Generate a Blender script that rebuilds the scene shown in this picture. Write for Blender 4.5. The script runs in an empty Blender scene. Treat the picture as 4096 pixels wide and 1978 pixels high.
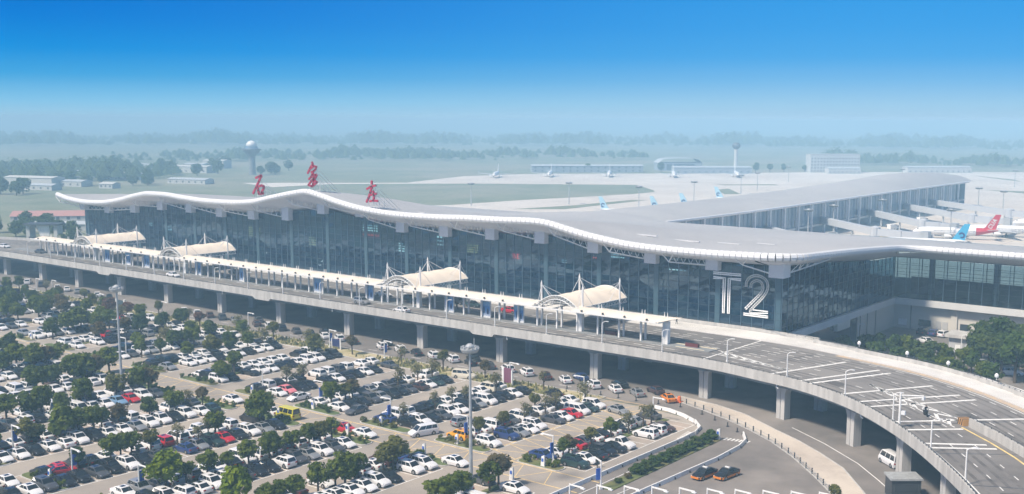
import bpy, math, random
import numpy as np
from math import sin, cos, tan, pi, sqrt, radians, atan2, hypot, floor
from mathutils import Vector, Matrix

SC = bpy.context.scene
COL = SC.collection
R = random.Random(11)

# ---------------------------------------------------------------- camera
YAW, PITCH, ROLL, HCAM = -0.6368892458802912, 0.14799850035553938, 0.005698475678050098, 53.0
fw = Vector((sin(YAW)*cos(PITCH), cos(YAW)*cos(PITCH), -sin(PITCH)))
rt = Vector((cos(YAW), -sin(YAW), 0)); up = rt.cross(fw)
r2 = cos(ROLL)*rt + sin(ROLL)*up; u2 = -sin(ROLL)*rt + cos(ROLL)*up
cam_data = bpy.data.cameras.new("camera"); cam = bpy.data.objects.new("camera", cam_data); COL.objects.link(cam)
m = Matrix.Identity(4)
for i in range(3):
    m[i][0] = r2[i]; m[i][1] = u2[i]; m[i][2] = -fw[i]
m[0][3] = 0; m[1][3] = 0; m[2][3] = HCAM
cam.matrix_world = m
cam_data.sensor_width = 36.0; cam_data.sensor_fit = 'HORIZONTAL'
cam_data.lens = 4379.08/4096*36.0
cam_data.shift_x = (2048-2317.56)/4096; cam_data.shift_y = (1132.42-989)/4096
cam_data.clip_start = 1.0; cam_data.clip_end = 40000
SC.camera = cam

# ---------------------------------------------------------------- world, sun, exposure
EXPO = 0.52
SUN_EL, SUN_AZ = radians(52), radians(200)      # azimuth measured from +Y towards +X
W = bpy.data.worlds.new("World"); SC.world = W; W.use_nodes = True
nt = W.node_tree; nt.nodes.clear(); N = nt.nodes; L = nt.links
out = N.new("ShaderNodeOutputWorld")
sky = N.new("ShaderNodeTexSky"); sky.sky_type = 'NISHITA'; sky.sun_disc = False
sky.sun_elevation = SUN_EL; sky.sun_rotation = SUN_AZ; sky.air_density = 1.0; sky.dust_density = 2.0; sky.ozone_density = 1.0
bg_n = N.new("ShaderNodeBackground"); bg_n.inputs[1].default_value = 0.065
L.new(sky.outputs[0], bg_n.inputs[0])
tc = N.new("ShaderNodeTexCoord"); sp = N.new("ShaderNodeSeparateXYZ"); L.new(tc.outputs['Generated'], sp.inputs[0])
asn = N.new("ShaderNodeMath"); asn.operation = 'ARCSINE'; L.new(sp.outputs['Z'], asn.inputs[0])
deg = N.new("ShaderNodeMath"); deg.operation = 'MULTIPLY'; deg.inputs[1].default_value = 180/pi/40; L.new(asn.outputs[0], deg.inputs[0])
def srgb(r, g, b):
    f = lambda c: c/12.92 if c <= 0.04045 else ((c+0.055)/1.055)**2.4
    return (f(r/255), f(g/255), f(b/255), 1)
def ramp(stops):
    n = N.new("ShaderNodeValToRGB"); e = n.color_ramp.elements
    while len(e) < len(stops): e.new(0.5)
    for k, (p, c) in enumerate(stops): e[k].position = p/40; e[k].color = c
    L.new(deg.outputs[0], n.inputs[0]); return n
ra = ramp([(0.0, srgb(158, 203, 228)), (0.8, srgb(128, 196, 234)), (2.0, srgb(62, 166, 226)), (3.2, srgb(12, 146, 224)), (4.6, srgb(0, 128, 218)), (6.5, srgb(0, 113, 211)), (14, srgb(0, 104, 206))])
rb = ramp([(0.0, srgb(172, 205, 230)), (0.8, srgb(160, 206, 236)), (2.0, srgb(122, 188, 236)), (3.2, srgb(82, 172, 236)), (4.6, srgb(66, 164, 235)), (6.5, srgb(54, 157, 233)), (14, srgb(30, 130, 222))])
dt = N.new("ShaderNodeVectorMath"); dt.operation = 'DOT_PRODUCT'; L.new(tc.outputs['Generated'], dt.inputs[0]); dt.inputs[1].default_value = tuple(rt)
mr = N.new("ShaderNodeMapRange"); mr.interpolation_type = 'SMOOTHSTEP'
mr.inputs['From Min'].default_value = -0.52; mr.inputs['From Max'].default_value = 0.30
L.new(dt.outputs['Value'], mr.inputs['Value'])
mx = N.new("ShaderNodeMix"); mx.data_type = 'RGBA'; L.new(mr.outputs[0], mx.inputs['Factor']); L.new(ra.outputs[0], mx.inputs['A']); L.new(rb.outputs[0], mx.inputs['B'])
bg_l = N.new("ShaderNodeBackground"); L.new(mx.outputs['Result'], bg_l.inputs[0]); bg_l.inputs[1].default_value = 2**-EXPO
m2 = N.new("ShaderNodeMapRange"); m2.interpolation_type = 'SMOOTHSTEP'; m2.inputs['From Min'].default_value = 8/40; m2.inputs['From Max'].default_value = 38/40
L.new(deg.outputs[0], m2.inputs['Value'])
ms = N.new("ShaderNodeMixShader"); L.new(m2.outputs[0], ms.inputs[0]); L.new(bg_l.outputs[0], ms.inputs[1]); L.new(bg_n.outputs[0], ms.inputs[2])
L.new(ms.outputs[0], out.inputs['Surface'])

sd = bpy.data.lights.new("sun", 'SUN'); so = bpy.data.objects.new("sun", sd); COL.objects.link(so)
sd.energy = 4.2; sd.angle = radians(8); sd.color = (1.0, 0.88, 0.74)
sv = Vector((sin(SUN_AZ)*cos(SUN_EL), cos(SUN_AZ)*cos(SUN_EL), sin(SUN_EL)))
so.rotation_euler = sv.to_track_quat('Z', 'Y').to_euler(); so.location = (0, 0, 400)

SC.view_settings.view_transform = 'Standard'; SC.view_settings.look = 'None'
SC.view_settings.gamma = 1.0; SC.view_settings.use_curve_mapping = False
SC.view_settings.exposure = EXPO
SC.render.engine = 'CYCLES'
SC.cycles.use_denoising = True
SC.cycles.max_bounces = 6; SC.cycles.diffuse_bounces = 2; SC.cycles.transparent_max_bounces = 10; SC.cycles.volume_bounces = 3
SC.cycles.caustics_reflective = False; SC.cycles.caustics_refractive = False

# ---------------------------------------------------------------- materials
MATS = {}
def mat(name, col, rough=0.7, metal=0.0, var=0.0, scale=1.0, emit=None, bump=0.0, spec=0.5, coat=0.0, detail=4, col2=None, lo=0.35, hi=0.65):
    """principled material; var>0 or col2 mixes the colour with a noise in object space"""
    if name in MATS: return MATS[name]
    M = bpy.data.materials.new(name); M.use_nodes = True
    nt = M.node_tree; b = nt.nodes["Principled BSDF"]
    c = col if len(col) == 4 else (*col, 1)
    b.inputs['Base Color'].default_value = c
    b.inputs['Roughness'].default_value = rough; b.inputs['Metallic'].default_value = metal
    b.inputs['Specular IOR Level'].default_value = spec
    b.inputs['Coat Weight'].default_value = coat
    if emit: b.inputs['Emission Color'].default_value = (*emit[:3], 1); b.inputs['Emission Strength'].default_value = emit[3]
    if var or col2:
        t = nt.nodes.new("ShaderNodeTexCoord"); n = nt.nodes.new("ShaderNodeTexNoise"); n.inputs['Scale'].default_value = scale; n.inputs['Detail'].default_value = detail
        nt.links.new(t.outputs['Object'], n.inputs['Vector'])
        rp = nt.nodes.new("ShaderNodeValToRGB"); e = rp.color_ramp.elements
        a2 = tuple(x*(1-var) for x in c[:3])+(1,); b2 = (*col2, 1) if col2 else tuple(min(1, x*(1+var)) for x in c[:3])+(1,)
        if col2: a2 = c
        e[0].position = lo; e[1].position = hi; e[0].color = a2; e[1].color = b2
        nt.links.new(n.outputs['Fac'], rp.inputs[0]); nt.links.new(rp.outputs[0], b.inputs['Base Color'])
        if bump:
            bp = nt.nodes.new("ShaderNodeBump"); bp.inputs['Strength'].default_value = bump; bp.inputs['Distance'].default_value = 0.2
            nt.links.new(n.outputs['Fac'], bp.inputs['Height']); nt.links.new(bp.outputs[0], b.inputs['Normal'])
    MATS[name] = M; return M

def ground_mat(name, c1, c2, s1, c3=None, s3=0.02, rough=0.9, fine=8.0):
    """two noise scales: broad patches and fine grain, in world metres"""
    if name in MATS: return MATS[name]
    M = bpy.data.materials.new(name); M.use_nodes = True; nt = M.node_tree; b = nt.nodes["Principled BSDF"]
    b.inputs['Roughness'].default_value = rough; b.inputs['Specular IOR Level'].default_value = 0.25
    t = nt.nodes.new("ShaderNodeTexCoord")
    def noise(s, d=5):
        n = nt.nodes.new("ShaderNodeTexNoise"); n.inputs['Scale'].default_value = s; n.inputs['Detail'].default_value = d; n.inputs['Roughness'].default_value = 0.62
        nt.links.new(t.outputs['Object'], n.inputs['Vector']); return n
    n1 = noise(s1); n2 = noise(fine, 3); n3 = noise(s3)
    r1 = nt.nodes.new("ShaderNodeValToRGB"); r1.color_ramp.elements[0].color = (*c1, 1); r1.color_ramp.elements[1].color = (*c2, 1); r1.color_ramp.elements[0].position = .36; r1.color_ramp.elements[1].position = .64
    nt.links.new(n1.outputs['Fac'], r1.inputs[0]); colr = r1.outputs[0]
    if c3:
        r3 = nt.nodes.new("ShaderNodeValToRGB"); r3.color_ramp.elements[0].position = .47; r3.color_ramp.elements[1].position = .6
        nt.links.new(n3.outputs['Fac'], r3.inputs[0])
        mm = nt.nodes.new("ShaderNodeMix"); mm.data_type = 'RGBA'; mm.inputs['B'].default_value = (*c3, 1)
        nt.links.new(r3.outputs[0], mm.inputs['Factor']); nt.links.new(colr, mm.inputs['A']); colr = mm.outputs['Result']
    hs = nt.nodes.new("ShaderNodeMapRange"); hs.inputs['To Min'].default_value = 0.8; hs.inputs['To Max'].default_value = 1.2; nt.links.new(n2.outputs['Fac'], hs.inputs['Value'])
    mv = nt.nodes.new("ShaderNodeVectorMath"); mv.operation = 'SCALE'; nt.links.new(colr, mv.inputs[0]); nt.links.new(hs.outputs[0], mv.inputs['Scale'])
    nt.links.new(mv.outputs[0], b.inputs['Base Color'])
    MATS[name] = M; return M

def glass_mat(name, tint, refl=1.0, rough=0.02, base=(0.01, 0.03, 0.05), opac=0.35):
    if name in MATS: return MATS[name]
    M = bpy.data.materials.new(name); M.use_nodes = True; nt = M.node_tree; nt.nodes.clear()
    o = nt.nodes.new("ShaderNodeOutputMaterial"); tr = nt.nodes.new("ShaderNodeBsdfTransparent"); tr.inputs[0].default_value = (*tint, 1)
    df = nt.nodes.new("ShaderNodeBsdfDiffuse"); df.inputs[0].default_value = (*base, 1)
    gl = nt.nodes.new("ShaderNodeBsdfGlossy"); gl.inputs['Roughness'].default_value = rough; gl.inputs[0].default_value = (refl*.50, refl*.74, refl, 1)
    fr = nt.nodes.new("ShaderNodeFresnel"); fr.inputs['IOR'].default_value = 2.1
    m1 = nt.nodes.new("ShaderNodeMixShader"); m1.inputs[0].default_value = opac; nt.links.new(tr.outputs[0], m1.inputs[1]); nt.links.new(df.outputs[0], m1.inputs[2])
    m2 = nt.nodes.new("ShaderNodeMixShader"); nt.links.new(fr.outputs[0], m2.inputs[0]); nt.links.new(m1.outputs[0], m2.inputs[1]); nt.links.new(gl.outputs[0], m2.inputs[2])
    nt.links.new(m2.outputs[0], o.inputs['Surface']); MATS[name] = M; return M

WHITE = mat("white_paint", (.78, .78, .77), .45, var=.06, scale=.6)
WHITE2 = mat("white_metal", (.72, .74, .76), .35, var=.05, scale=.3)
STEEL = mat("galvanised_steel", (.46, .48, .49), .45, .3, var=.12, scale=1.5)
DARK = mat("dark_rubber", (.02, .02, .022), .8)
DKMETAL = mat("dark_metal", (.06, .065, .07), .5)
CONC = mat("concrete", (.46, .45, .43), .85, var=.14, scale=.9)
_n = CONC.node_tree; _t = [x for x in _n.nodes if x.type == 'TEX_NOISE'][0]; _c = [x for x in _n.nodes if x.type == 'TEX_COORD'][0]
_m = _n.nodes.new("ShaderNodeMapping"); _m.inputs['Scale'].default_value = (1, 1, .12); _n.links.new(_c.outputs['Object'], _m.inputs[0]); _n.links.new(_m.outputs[0], _t.inputs['Vector'])
CONC2 = mat("grey_concrete", (.22, .23, .235), .85, var=.14, scale=.4)  # lowered to put under-deck shade into girder and beam colour
ASPH = ground_mat("deck_asphalt", (.150, .142, .138), (.205, .195, .188), .11, (.245, .232, .22), .035)
ROAD = ground_mat("road_asphalt", (.15, .138, .13), (.215, .195, .182), .09, (.26, .235, .215), .03)
LOT = ground_mat("lot_paving", (.30, .262, .228), (.39, .338, .292), .16, (.45, .37, .31), .05)
AISLE = ground_mat("aisle_paving", (.275, .248, .222), (.34, .305, .27), .12, (.37, .33, .285), .04)
PAVE = ground_mat("pale_pavement", (.42, .37, .32), (.52, .46, .40), .3, (.56, .5, .43), .05)
DRY = ground_mat("dry_grass", (.36, .31, .18), (.48, .42, .27), .35, (.20, .20, .08), .12)
GRASS = ground_mat("short_grass", (.085, .12, .04), (.13, .165, .06), .5, (.17, .16, .07), .08)
FIELD = ground_mat("airfield_grass", (.15, .175, .11), (.21, .225, .15), .03, (.25, .24, .18), .008, fine=.4)
APRON = ground_mat("apron_concrete", (.52, .47, .42), (.60, .55, .5), .02, (.64, .59, .54), .006, fine=.3)
LINE = mat("road_paint", (.74, .74, .72), .7, var=.1, scale=1.2)
YLINE = mat("yellow_paint", (.72, .55, .22), .7, var=.15, scale=.8)
SIDEW = ground_mat("pale_sidewalk", (.56, .55, .53), (.64, .63, .61), .3, (.68, .67, .65), .05)
MEMB = mat("cream_membrane", (.80, .71, .60), .65, var=.05, scale=.25)
ROOFM = ground_mat("roof_sheet", (.355, .36, .37), (.40, .405, .415), .03, (.43, .432, .438), .012, rough=.65, fine=.9)
EAVE = mat("eave_panel_white", (.70, .71, .73), .55)
SOFF = mat("soffit_panel", (.62, .63, .68), .6, var=.04, scale=.2)
GLASS = glass_mat("tinted_glass", (.18, .40, .52), .9, .02, (.001, .022, .062), .60)
GLASS_V = [GLASS, glass_mat("tinted_glass_dark", (.12, .32, .44), .8, .04, (.001, .016, .046), .70), glass_mat("tinted_glass_teal", (.22, .46, .54), 1.0, .015, (.002, .034, .072), .52)]
GLASSC = glass_mat("clear_glass", (.55, .72, .78), .8, .02, (.02, .04, .05), .15)
MULL = mat("mullion_metal", (.10, .17, .23), .45, .2); TRNS = mat("transom_metal", (.015, .03, .045), .4)
BEIGE = mat("beige_wall", (.56, .53, .47), .85, var=.05, scale=.2)
RED = mat("sign_red", (.42, .010, .050), .5)
BLUE = mat("sign_blue", (.03, .12, .52), .5)
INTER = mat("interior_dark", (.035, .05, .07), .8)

# ---------------------------------------------------------------- mesh building
class MB:
    def __init__(s): s.v = []; s.f = []; s.mi = []
    def quad(s, a, b, c, d, mi=0):
        n = len(s.v); s.v += [tuple(a), tuple(b), tuple(c), tuple(d)]; s.f.append((n, n+1, n+2, n+3)); s.mi.append(mi); return s
    def tri(s, a, b, c, mi=0):
        n = len(s.v); s.v += [tuple(a), tuple(b), tuple(c)]; s.f.append((n, n+1, n+2)); s.mi.append(mi); return s
    def poly(s, pts, mi=0):
        n = len(s.v); s.v += [tuple(p) for p in pts]; s.f.append(tuple(range(n, n+len(pts)))); s.mi.append(mi); return s
    def hexa(s, p, mi=0):           # 8 corners: bottom 4 (ccw), top 4
        n = len(s.v); s.v += [tuple(q) for q in p]
        for f in ((3, 2, 1, 0), (4, 5, 6, 7), (0, 1, 5, 4), (1, 2, 6, 5), (2, 3, 7, 6), (3, 0, 4, 7)): s.f.append(tuple(n+i for i in f)); s.mi.append(mi)
        return s
    def box(s, cx, cy, cz, sx, sy, sz, rot=0.0, mi=0, taper=1.0):   # cz is the bottom
        c, n_ = cos(rot), sin(rot); P = []
        for k, z in ((1, cz), (taper, cz+sz)):
            for dx, dy in ((-1, -1), (1, -1), (1, 1), (-1, 1)):
                x, y = dx*sx/2*k, dy*sy/2*k
                P.append((cx+x*c-y*n_, cy+x*n_+y*c, z))
        return s.hexa(P, mi)
    def tube(s, a, b, r0, r1=None, n=8, mi=0, cap=True):
        a, b = Vector(a), Vector(b); r1 = r0 if r1 is None else r1; d = (b-a).normalized()
        x = d.orthogonal().normalized(); y = d.cross(x); k = len(s.v)
        for p, r in ((a, r0), (b, r1)):
            for i in range(n):
                t = 2*pi*i/n; s.v.append(tuple(p+r*(cos(t)*x+sin(t)*y)))
        for i in range(n): j = (i+1) % n; s.f.append((k+i, k+j, k+n+j, k+n+i)); s.mi.append(mi)
        if cap: s.f.append(tuple(k+i for i in reversed(range(n)))); s.f.append(tuple(k+n+i for i in range(n))); s.mi += [mi, mi]
        return s
    def lathe(s, prof, cx=0, cy=0, n=12, mi=0):  # prof [(r,z)]
        k = len(s.v)
        for r, z in prof:
            for i in range(n): t = 2*pi*i/n; s.v.append((cx+r*cos(t), cy+r*sin(t), z))
        for j in range(len(prof)-1):
            for i in range(n): i2 = (i+1) % n; s.f.append((k+j*n+i, k+j*n+i2, k+(j+1)*n+i2, k+(j+1)*n+i)); s.mi.append(mi)
        s.f.append(tuple(k+i for i in reversed(range(n)))); s.f.append(tuple(k+(len(prof)-1)*n+i for i in range(n))); s.mi += [mi, mi]
        return s
    def grid(s, P, mi=0):           # P[i][j] points
        k = len(s.v); ni, nj = len(P), len(P[0])
        for row in P: s.v += [tuple(q) for q in row]
        for i in range(ni-1):
            for j in range(nj-1): s.f.append((k+i*nj+j, k+(i+1)*nj+j, k+(i+1)*nj+j+1, k+i*nj+j+1)); s.mi.append(mi)
        return s
    def prism(s, pts, z0, z1, mi=0):
        n = len(pts); k = len(s.v)
        s.v += [(x, y, z0) for x, y in pts]+[(x, y, z1) for x, y in pts]
        s.f.append(tuple(k+i for i in reversed(range(n)))); s.f.append(tuple(k+n+i for i in range(n))); s.mi += [mi, mi]
        for i in range(n): j = (i+1) % n; s.f.append((k+i, k+j, k+n+j, k+n+i)); s.mi.append(mi)
        return s
    def mesh(s, name, mats=None, smooth=False):
        me = bpy.data.meshes.new(name); me.from_pydata(s.v, [], s.f)
        for mm in (mats or []): me.materials.append(mm)
        if any(s.mi): me.polygons.foreach_set('material_index', s.mi)
        if smooth: me.polygons.foreach_set('use_smooth', [True]*len(me.polygons))
        me.update(); return me

def ob(name, mesh, mats=None, parent=None, loc=None, rotz=0, smooth=False, label=None, cat=None, group=None, kind=None):
    if isinstance(mesh, MB): mesh = mesh.mesh(name, mats if isinstance(mats, (list, tuple)) else ([mats] if mats else None), smooth)
    o = bpy.data.objects.new(name, mesh); COL.objects.link(o)
    if parent: o.parent = parent
    if loc is not None: o.location = loc
    if rotz: o.rotation_euler = (0, 0, rotz)
    return tag(o, label, cat, group, kind)
def tag(o, label=None, cat=None, group=None, kind=None):
    if label: o['label'] = label
    if cat: o['category'] = cat
    if group: o['group'] = group
    if kind: o['kind'] = kind
    return o
def thing(name, label, cat, loc=(0, 0, 0), rotz=0, group=None):
    o = bpy.data.objects.new(name, None); COL.objects.link(o); o.location = loc; o.rotation_euler = (0, 0, rotz); o.empty_display_size = .5
    return tag(o, label, cat, group)
KIDS = {}
def kids(o):
    return o.children
def dup(root, loc, rotz=0, label=None, group=None, scale=None, paint=None):
    r = root.copy(); COL.objects.link(r); r.location = loc; r.rotation_euler = (0, 0, rotz)
    if scale: r.scale = scale
    if label: r['label'] = label
    if group: r['group'] = group
    for ch in root.children:
        c = ch.copy(); COL.objects.link(c); c.parent = r
        if paint and ch.get('painted'): c.material_slots[0].link = 'OBJECT'; c.material_slots[0].material = paint
        for g in ch.children:
            d = g.copy(); COL.objects.link(d); d.parent = c
    return r
ORD = "first second third fourth fifth sixth seventh eighth ninth tenth eleventh twelfth thirteenth fourteenth fifteenth sixteenth seventeenth eighteenth nineteenth twentieth".split()
ORD += ["twenty-"+w for w in ORD[:9]] + ["thirtieth"] + ["thirty-"+w for w in ORD[:9]] + ["fortieth"] + ["forty-"+w for w in ORD[:9]] + ["fiftieth"] + ["fifty-"+w for w in ORD[:9]] + ["sixtieth"]
def sheet(name, pts, z, m, kind='structure', parent=None):
    return ob(name, MB().poly([(x, y, z) for x, y in pts]), m, parent, kind=kind)
def lerp(a, b, t): return a+(b-a)*t
def cubic(xs, ys):
    """monotone-ish cubic through points"""
    xs = np.array(xs, float); ys = np.array(ys, float); h = np.diff(xs); d = np.diff(ys)/h
    mm = np.zeros(len(xs)); mm[0] = d[0]; mm[-1] = d[-1]
    for i in range(1, len(xs)-1): mm[i] = 0 if d[i-1]*d[i] <= 0 else 2*d[i-1]*d[i]/(d[i-1]+d[i])
    def f(x):
        x = min(max(x, xs[0]), xs[-1]); i = int(min(np.searchsorted(xs, x, 'right')-1, len(xs)-2)); i = max(i, 0)
        t = (x-xs[i])/h[i]; t2 = t*t; t3 = t2*t
        return float((2*t3-3*t2+1)*ys[i]+(t3-2*t2+t)*h[i]*mm[i]+(-2*t3+3*t2)*ys[i+1]+(t3-t2)*h[i]*mm[i+1])
    return f
def arc_path(pts, step):
    """resample a polyline (2D) at equal steps -> list of (x,y,angle)"""
    out = []; acc = 0.0; nxt = 0.0
    for (a, b) in zip(pts[:-1], pts[1:]):
        l = hypot(b[0]-a[0], b[1]-a[1]); an = atan2(b[1]-a[1], b[0]-a[0])
        while nxt <= acc+l+1e-9:
            t = (nxt-acc)/l if l else 0; out.append((lerp(a[0], b[0], t), lerp(a[1], b[1], t), an)); nxt += step
        acc += l
    return out
# ---------------------------------------------------------------- ground
sheet("ground", [(-8900, -50), (1300, -50), (3700, 8800), (-8800, 8800)], -0.06, FIELD)
sheet("apron", [(-760, 560), (-663, 652), (-699, 760), (-684, 834), (-599, 927), (-460, 1101), (-319, 1235), (-40, 1400), (120, 900), (120, 343), (-440, 343), (-480, 420), (-560, 500)], -0.04, APRON)
for pts in ([(-694, 600), (-640, 655), (-600, 690), (-502, 757), (-452, 706), (-441, 690), (-441, 657), (-452, 606), (-463, 565), (-470, 500), (-520, 420), (-700, 470)],
            [(-421, 500), (-410, 549), (-409, 612), (-399, 615), (-398, 569), (-396, 520)],
            [(-457, 806), (-418, 842), (-410, 832), (-443, 800)], [(-339, 1121), (-282, 1062), (-268, 1030), (-313, 1081)],
            [(-260, 886), (-222, 861), (-205, 815), (-150, 830), (-200, 890)], [(-420, 743), (-420, 765), (-381, 712), (-389, 703)]):
    sheet("grass", pts, -0.02, FIELD)
sheet("road", [(-470, 90), (-430, 168), (-108, 167.5), (-100, 166), (-93, 160), (-91.3, 150), (-92, 60), (60, 60), (60, 209), (-470, 209)], -0.01, ROAD)
sheet("car_park", [(-345, 40), (-92.2, 40), (-92.0, 157), (-93, 161), (-98, 165.2), (-107, 167), (-345, 167)], 0.0, AISLE)
sheet("yard", [(-101, 209.5), (20, 206), (60, 274), (60, 340), (-101, 340)], -0.005, ROAD)
sheet("verge", [(-345, 162.6), (-118, 162.6), (-118, 168.5), (-345, 168.0)], 0.03, DRY)
# kerbs of the verge, walkway along the fence
KERB = MB()
def strip_box(MBo, pts, w, z0, z1):
    for (a, b) in zip(pts[:-1], pts[1:]):
        l = hypot(b[0]-a[0], b[1]-a[1]); an = atan2(b[1]-a[1], b[0]-a[0])
        MBo.box((a[0]+b[0])/2, (a[1]+b[1])/2, z0, l+.02, w, z1-z0, an)
    return MBo
strip_box(KERB, [(-345, 168.6), (-118.2, 168.6), (-118.2, 162.5), (-345, 162.5)], .18, -.02, .13)
ob("kerb", KERB, CONC, kind='structure')
WALK_O = [(-108, 175.5), (-99, 172), (-92, 169), (-85.5, 165.4), (-79.4, 161.4), (-72.8, 155.8), (-66, 149), (-60.7, 143.2), (-55, 136), (-50, 128)]
WALK_I = [(-107, 178), (-98.4, 176.6), (-91, 174), (-82, 168.2), (-76, 164.6), (-70, 160.2), (-64, 155.2), (-57.2, 146.6), (-52, 139), (-47, 131)]
sheet("pavement", WALK_O+WALK_I[::-1], .06, PAVE)
wk = MB(); strip_box(wk, WALK_O, .2, -.02, .12); strip_box(wk, WALK_I, .2, -.02, .12); ob("kerb", wk, CONC, kind='structure')

# ---------------------------------------------------------------- elevated road
PAIRS = [((-110, 176), (-108, 209)), ((-98, 175.2), (-92, 205)), ((-89.5, 173.4), (-78.5, 201.2)), ((-79.5, 170.9), (-66, 197.8)), ((-70.5, 166.6), (-54.5, 191.6)), ((-63.5, 161.6), (-45, 184.2)),
         ((-56.8, 155.4), (-36.4, 175.5)), ((-50.5, 148.5), (-28, 166)), ((-45.3, 142), (-20.5, 156.6)), ((-40, 134.8), (-14, 147)), ((-35, 127), (-8, 137)), ((-29, 116), (-1, 125)), ((-22, 102), (7, 109)), ((-12, 80), (18, 86))]
def catmull(P, n):
    o = []
    for i in range(len(P)-1):
        p0, p1, p2, p3 = P[max(i-1, 0)], P[i], P[i+1], P[min(i+2, len(P)-1)]
        for k in range(n):
            t = k/n
            o.append(tuple(.5*((2*p1[j])+(-p0[j]+p2[j])*t+(2*p0[j]-5*p1[j]+4*p2[j]-p3[j])*t*t+(-p0[j]+3*p1[j]-3*p2[j]+p3[j])*t**3) for j in range(2)))
    o.append(P[-1]); return o
oc = catmull([p[0] for p in PAIRS], 4); ic = catmull([p[1] for p in PAIRS], 4)
right = list(zip(oc, ic))
left = [((-476-a[0], a[1]), (-476-b[0], b[1])) for a, b in right][::-1]
xs = np.arange(-366+4, -110-.1, 4.0)
ST = left+[((x, 176.0), (x-.0, 209.0)) for x in xs if -364 < x < -112]+right
def dp(i, d):                      # point d metres in from the outer edge at station i
    (a, b) = ST[i]; w = hypot(b[0]-a[0], b[1]-a[1]); t = d/w; return (lerp(a[0], b[0], t), lerp(a[1], b[1], t))
def wid(i): a, b = ST[i]; return hypot(b[0]-a[0], b[1]-a[1])
def section(idx, d0, d1, z0, z1, mb=None):
    mb = mb or MB(); P = []
    for i in idx:
        a, b = dp(i, d0), dp(i, d1 if d1 is not None else wid(i))
        P.append([(*a, z0), (*a, z1), (*b, z1), (*b, z0), (*a, z0)])
    mb.grid(P); mb.poly(P[0][:4][::-1]); mb.poly(P[-1][:4]); return mb
def ribbon(idx, d0, d1, z, mb=None):
    mb = mb or MB()
    mb.grid([[(*dp(i, d0 if not callable(d0) else d0(i)), z), (*dp(i, d1 if not callable(d1) else d1(i)), z)] for i in idx]); return mb
NS = len(ST); ALL = list(range(NS))
VD = thing("elevated_road", "long elevated departures road with pale concrete parapet curving down to the right", "elevated road")
ob("deck", ribbon(ALL, .35, lambda i: wid(i)-.3, 8.0), ASPH, VD)
ob("slab", section(ALL, .02, None, 7.02, 7.97), CONC, VD)
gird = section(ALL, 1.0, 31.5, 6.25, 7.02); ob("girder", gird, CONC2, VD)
i = 0
while i < NS-1:
    j = min(i+3, NS-1)
    ob("parapet_panel", section(list(range(i, j+1)), -.06, .32, 6.98, 8.72) if False else section([i]+list(range(i+1, j+1)), -.06, .30, 6.98, 8.70), CONC, VD)
    ob("parapet_panel", section(list(range(i, j+1)), wid(i)-.28, wid(i)+.05, 7.0, 8.9), CONC, VD)
    i = j
# handrail with short posts on both parapets
hr = MB()
for i in range(NS-1):
    for d, z in ((.12, 8.95), (wid(i)-.1, 9.2)):
        a = dp(i, d); b = dp(i+1, d if d < 1 else wid(i+1)-.1)
        hr.tube((*a, z), (*b, z), .05, n=4, cap=False)
        for k in range(2):
            q = (lerp(a[0], b[0], k/2), lerp(a[1], b[1], k/2)); hr.box(q[0], q[1], z-.3, .09, .09, .3)
ob("handrail", hr, DKMETAL, VD)
# joints with dropped brackets over the columns
COLX = [-374.7, -351.3, -329.3, -305.2, -281.0, -255.7, -230.5, -204.2, -179.0, -154.6, -129.0, -103.0]
COLS = [(x, 180.3, 0) for x in COLX]+[(-84.3, 175.8, .3), (-67.7, 168.0, .55), (-55.6, 158.0, .75), (-45, 146, .9)]
def column_mb(h=6.25):
    b = MB()
    for s in (-1, 1):
        b.box(s*.52, 0, 0, .92, 1.5, h-1.4)
        b.hexa([(s*.06 if s > 0 else -.98, -.75, h-1.4), (.98 if s > 0 else -.06, -.75, h-1.4), (.98 if s > 0 else -.06, .75, h-1.4), (s*.06 if s > 0 else -.98, .75, h-1.4),
                (s*.06 if s > 0 else -1.65, -.8, h), (1.65 if s > 0 else -.06, -.8, h), (1.65 if s > 0 else -.06, .8, h), (s*.06 if s > 0 else -1.65, .8, h)])
    b.box(0, .05, 0, .2, 1.2, h-.05); return b.mesh("column", [CONC])
CM = column_mb()
for (x, y, a) in COLS:
    ob("column", CM, None, VD, (x, y, 0), -a)
    if a == 0:
        for yy in (190.5, 200.6): ob("column", CM, None, VD, (x, yy, 0), 0)
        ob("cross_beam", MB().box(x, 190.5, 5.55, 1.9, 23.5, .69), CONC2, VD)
        if x in COLX[::3]: ob("bracket", MB().hexa([(x-4.6, 175.86, 6.35), (x+1.0, 175.86, 6.35), (x+1.0, 177, 6.35), (x-4.6, 177, 6.35), (x-5.6, 175.86, 7.0), (x+1.6, 175.86, 7.0), (x+1.6, 177, 7.0), (x-5.6, 177, 7.0)]), CONC, VD)
    else:
        for k in (10, 20): ob("column", CM, None, VD, (x+k*sin(a), y+k*cos(a), 0), -a)
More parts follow.
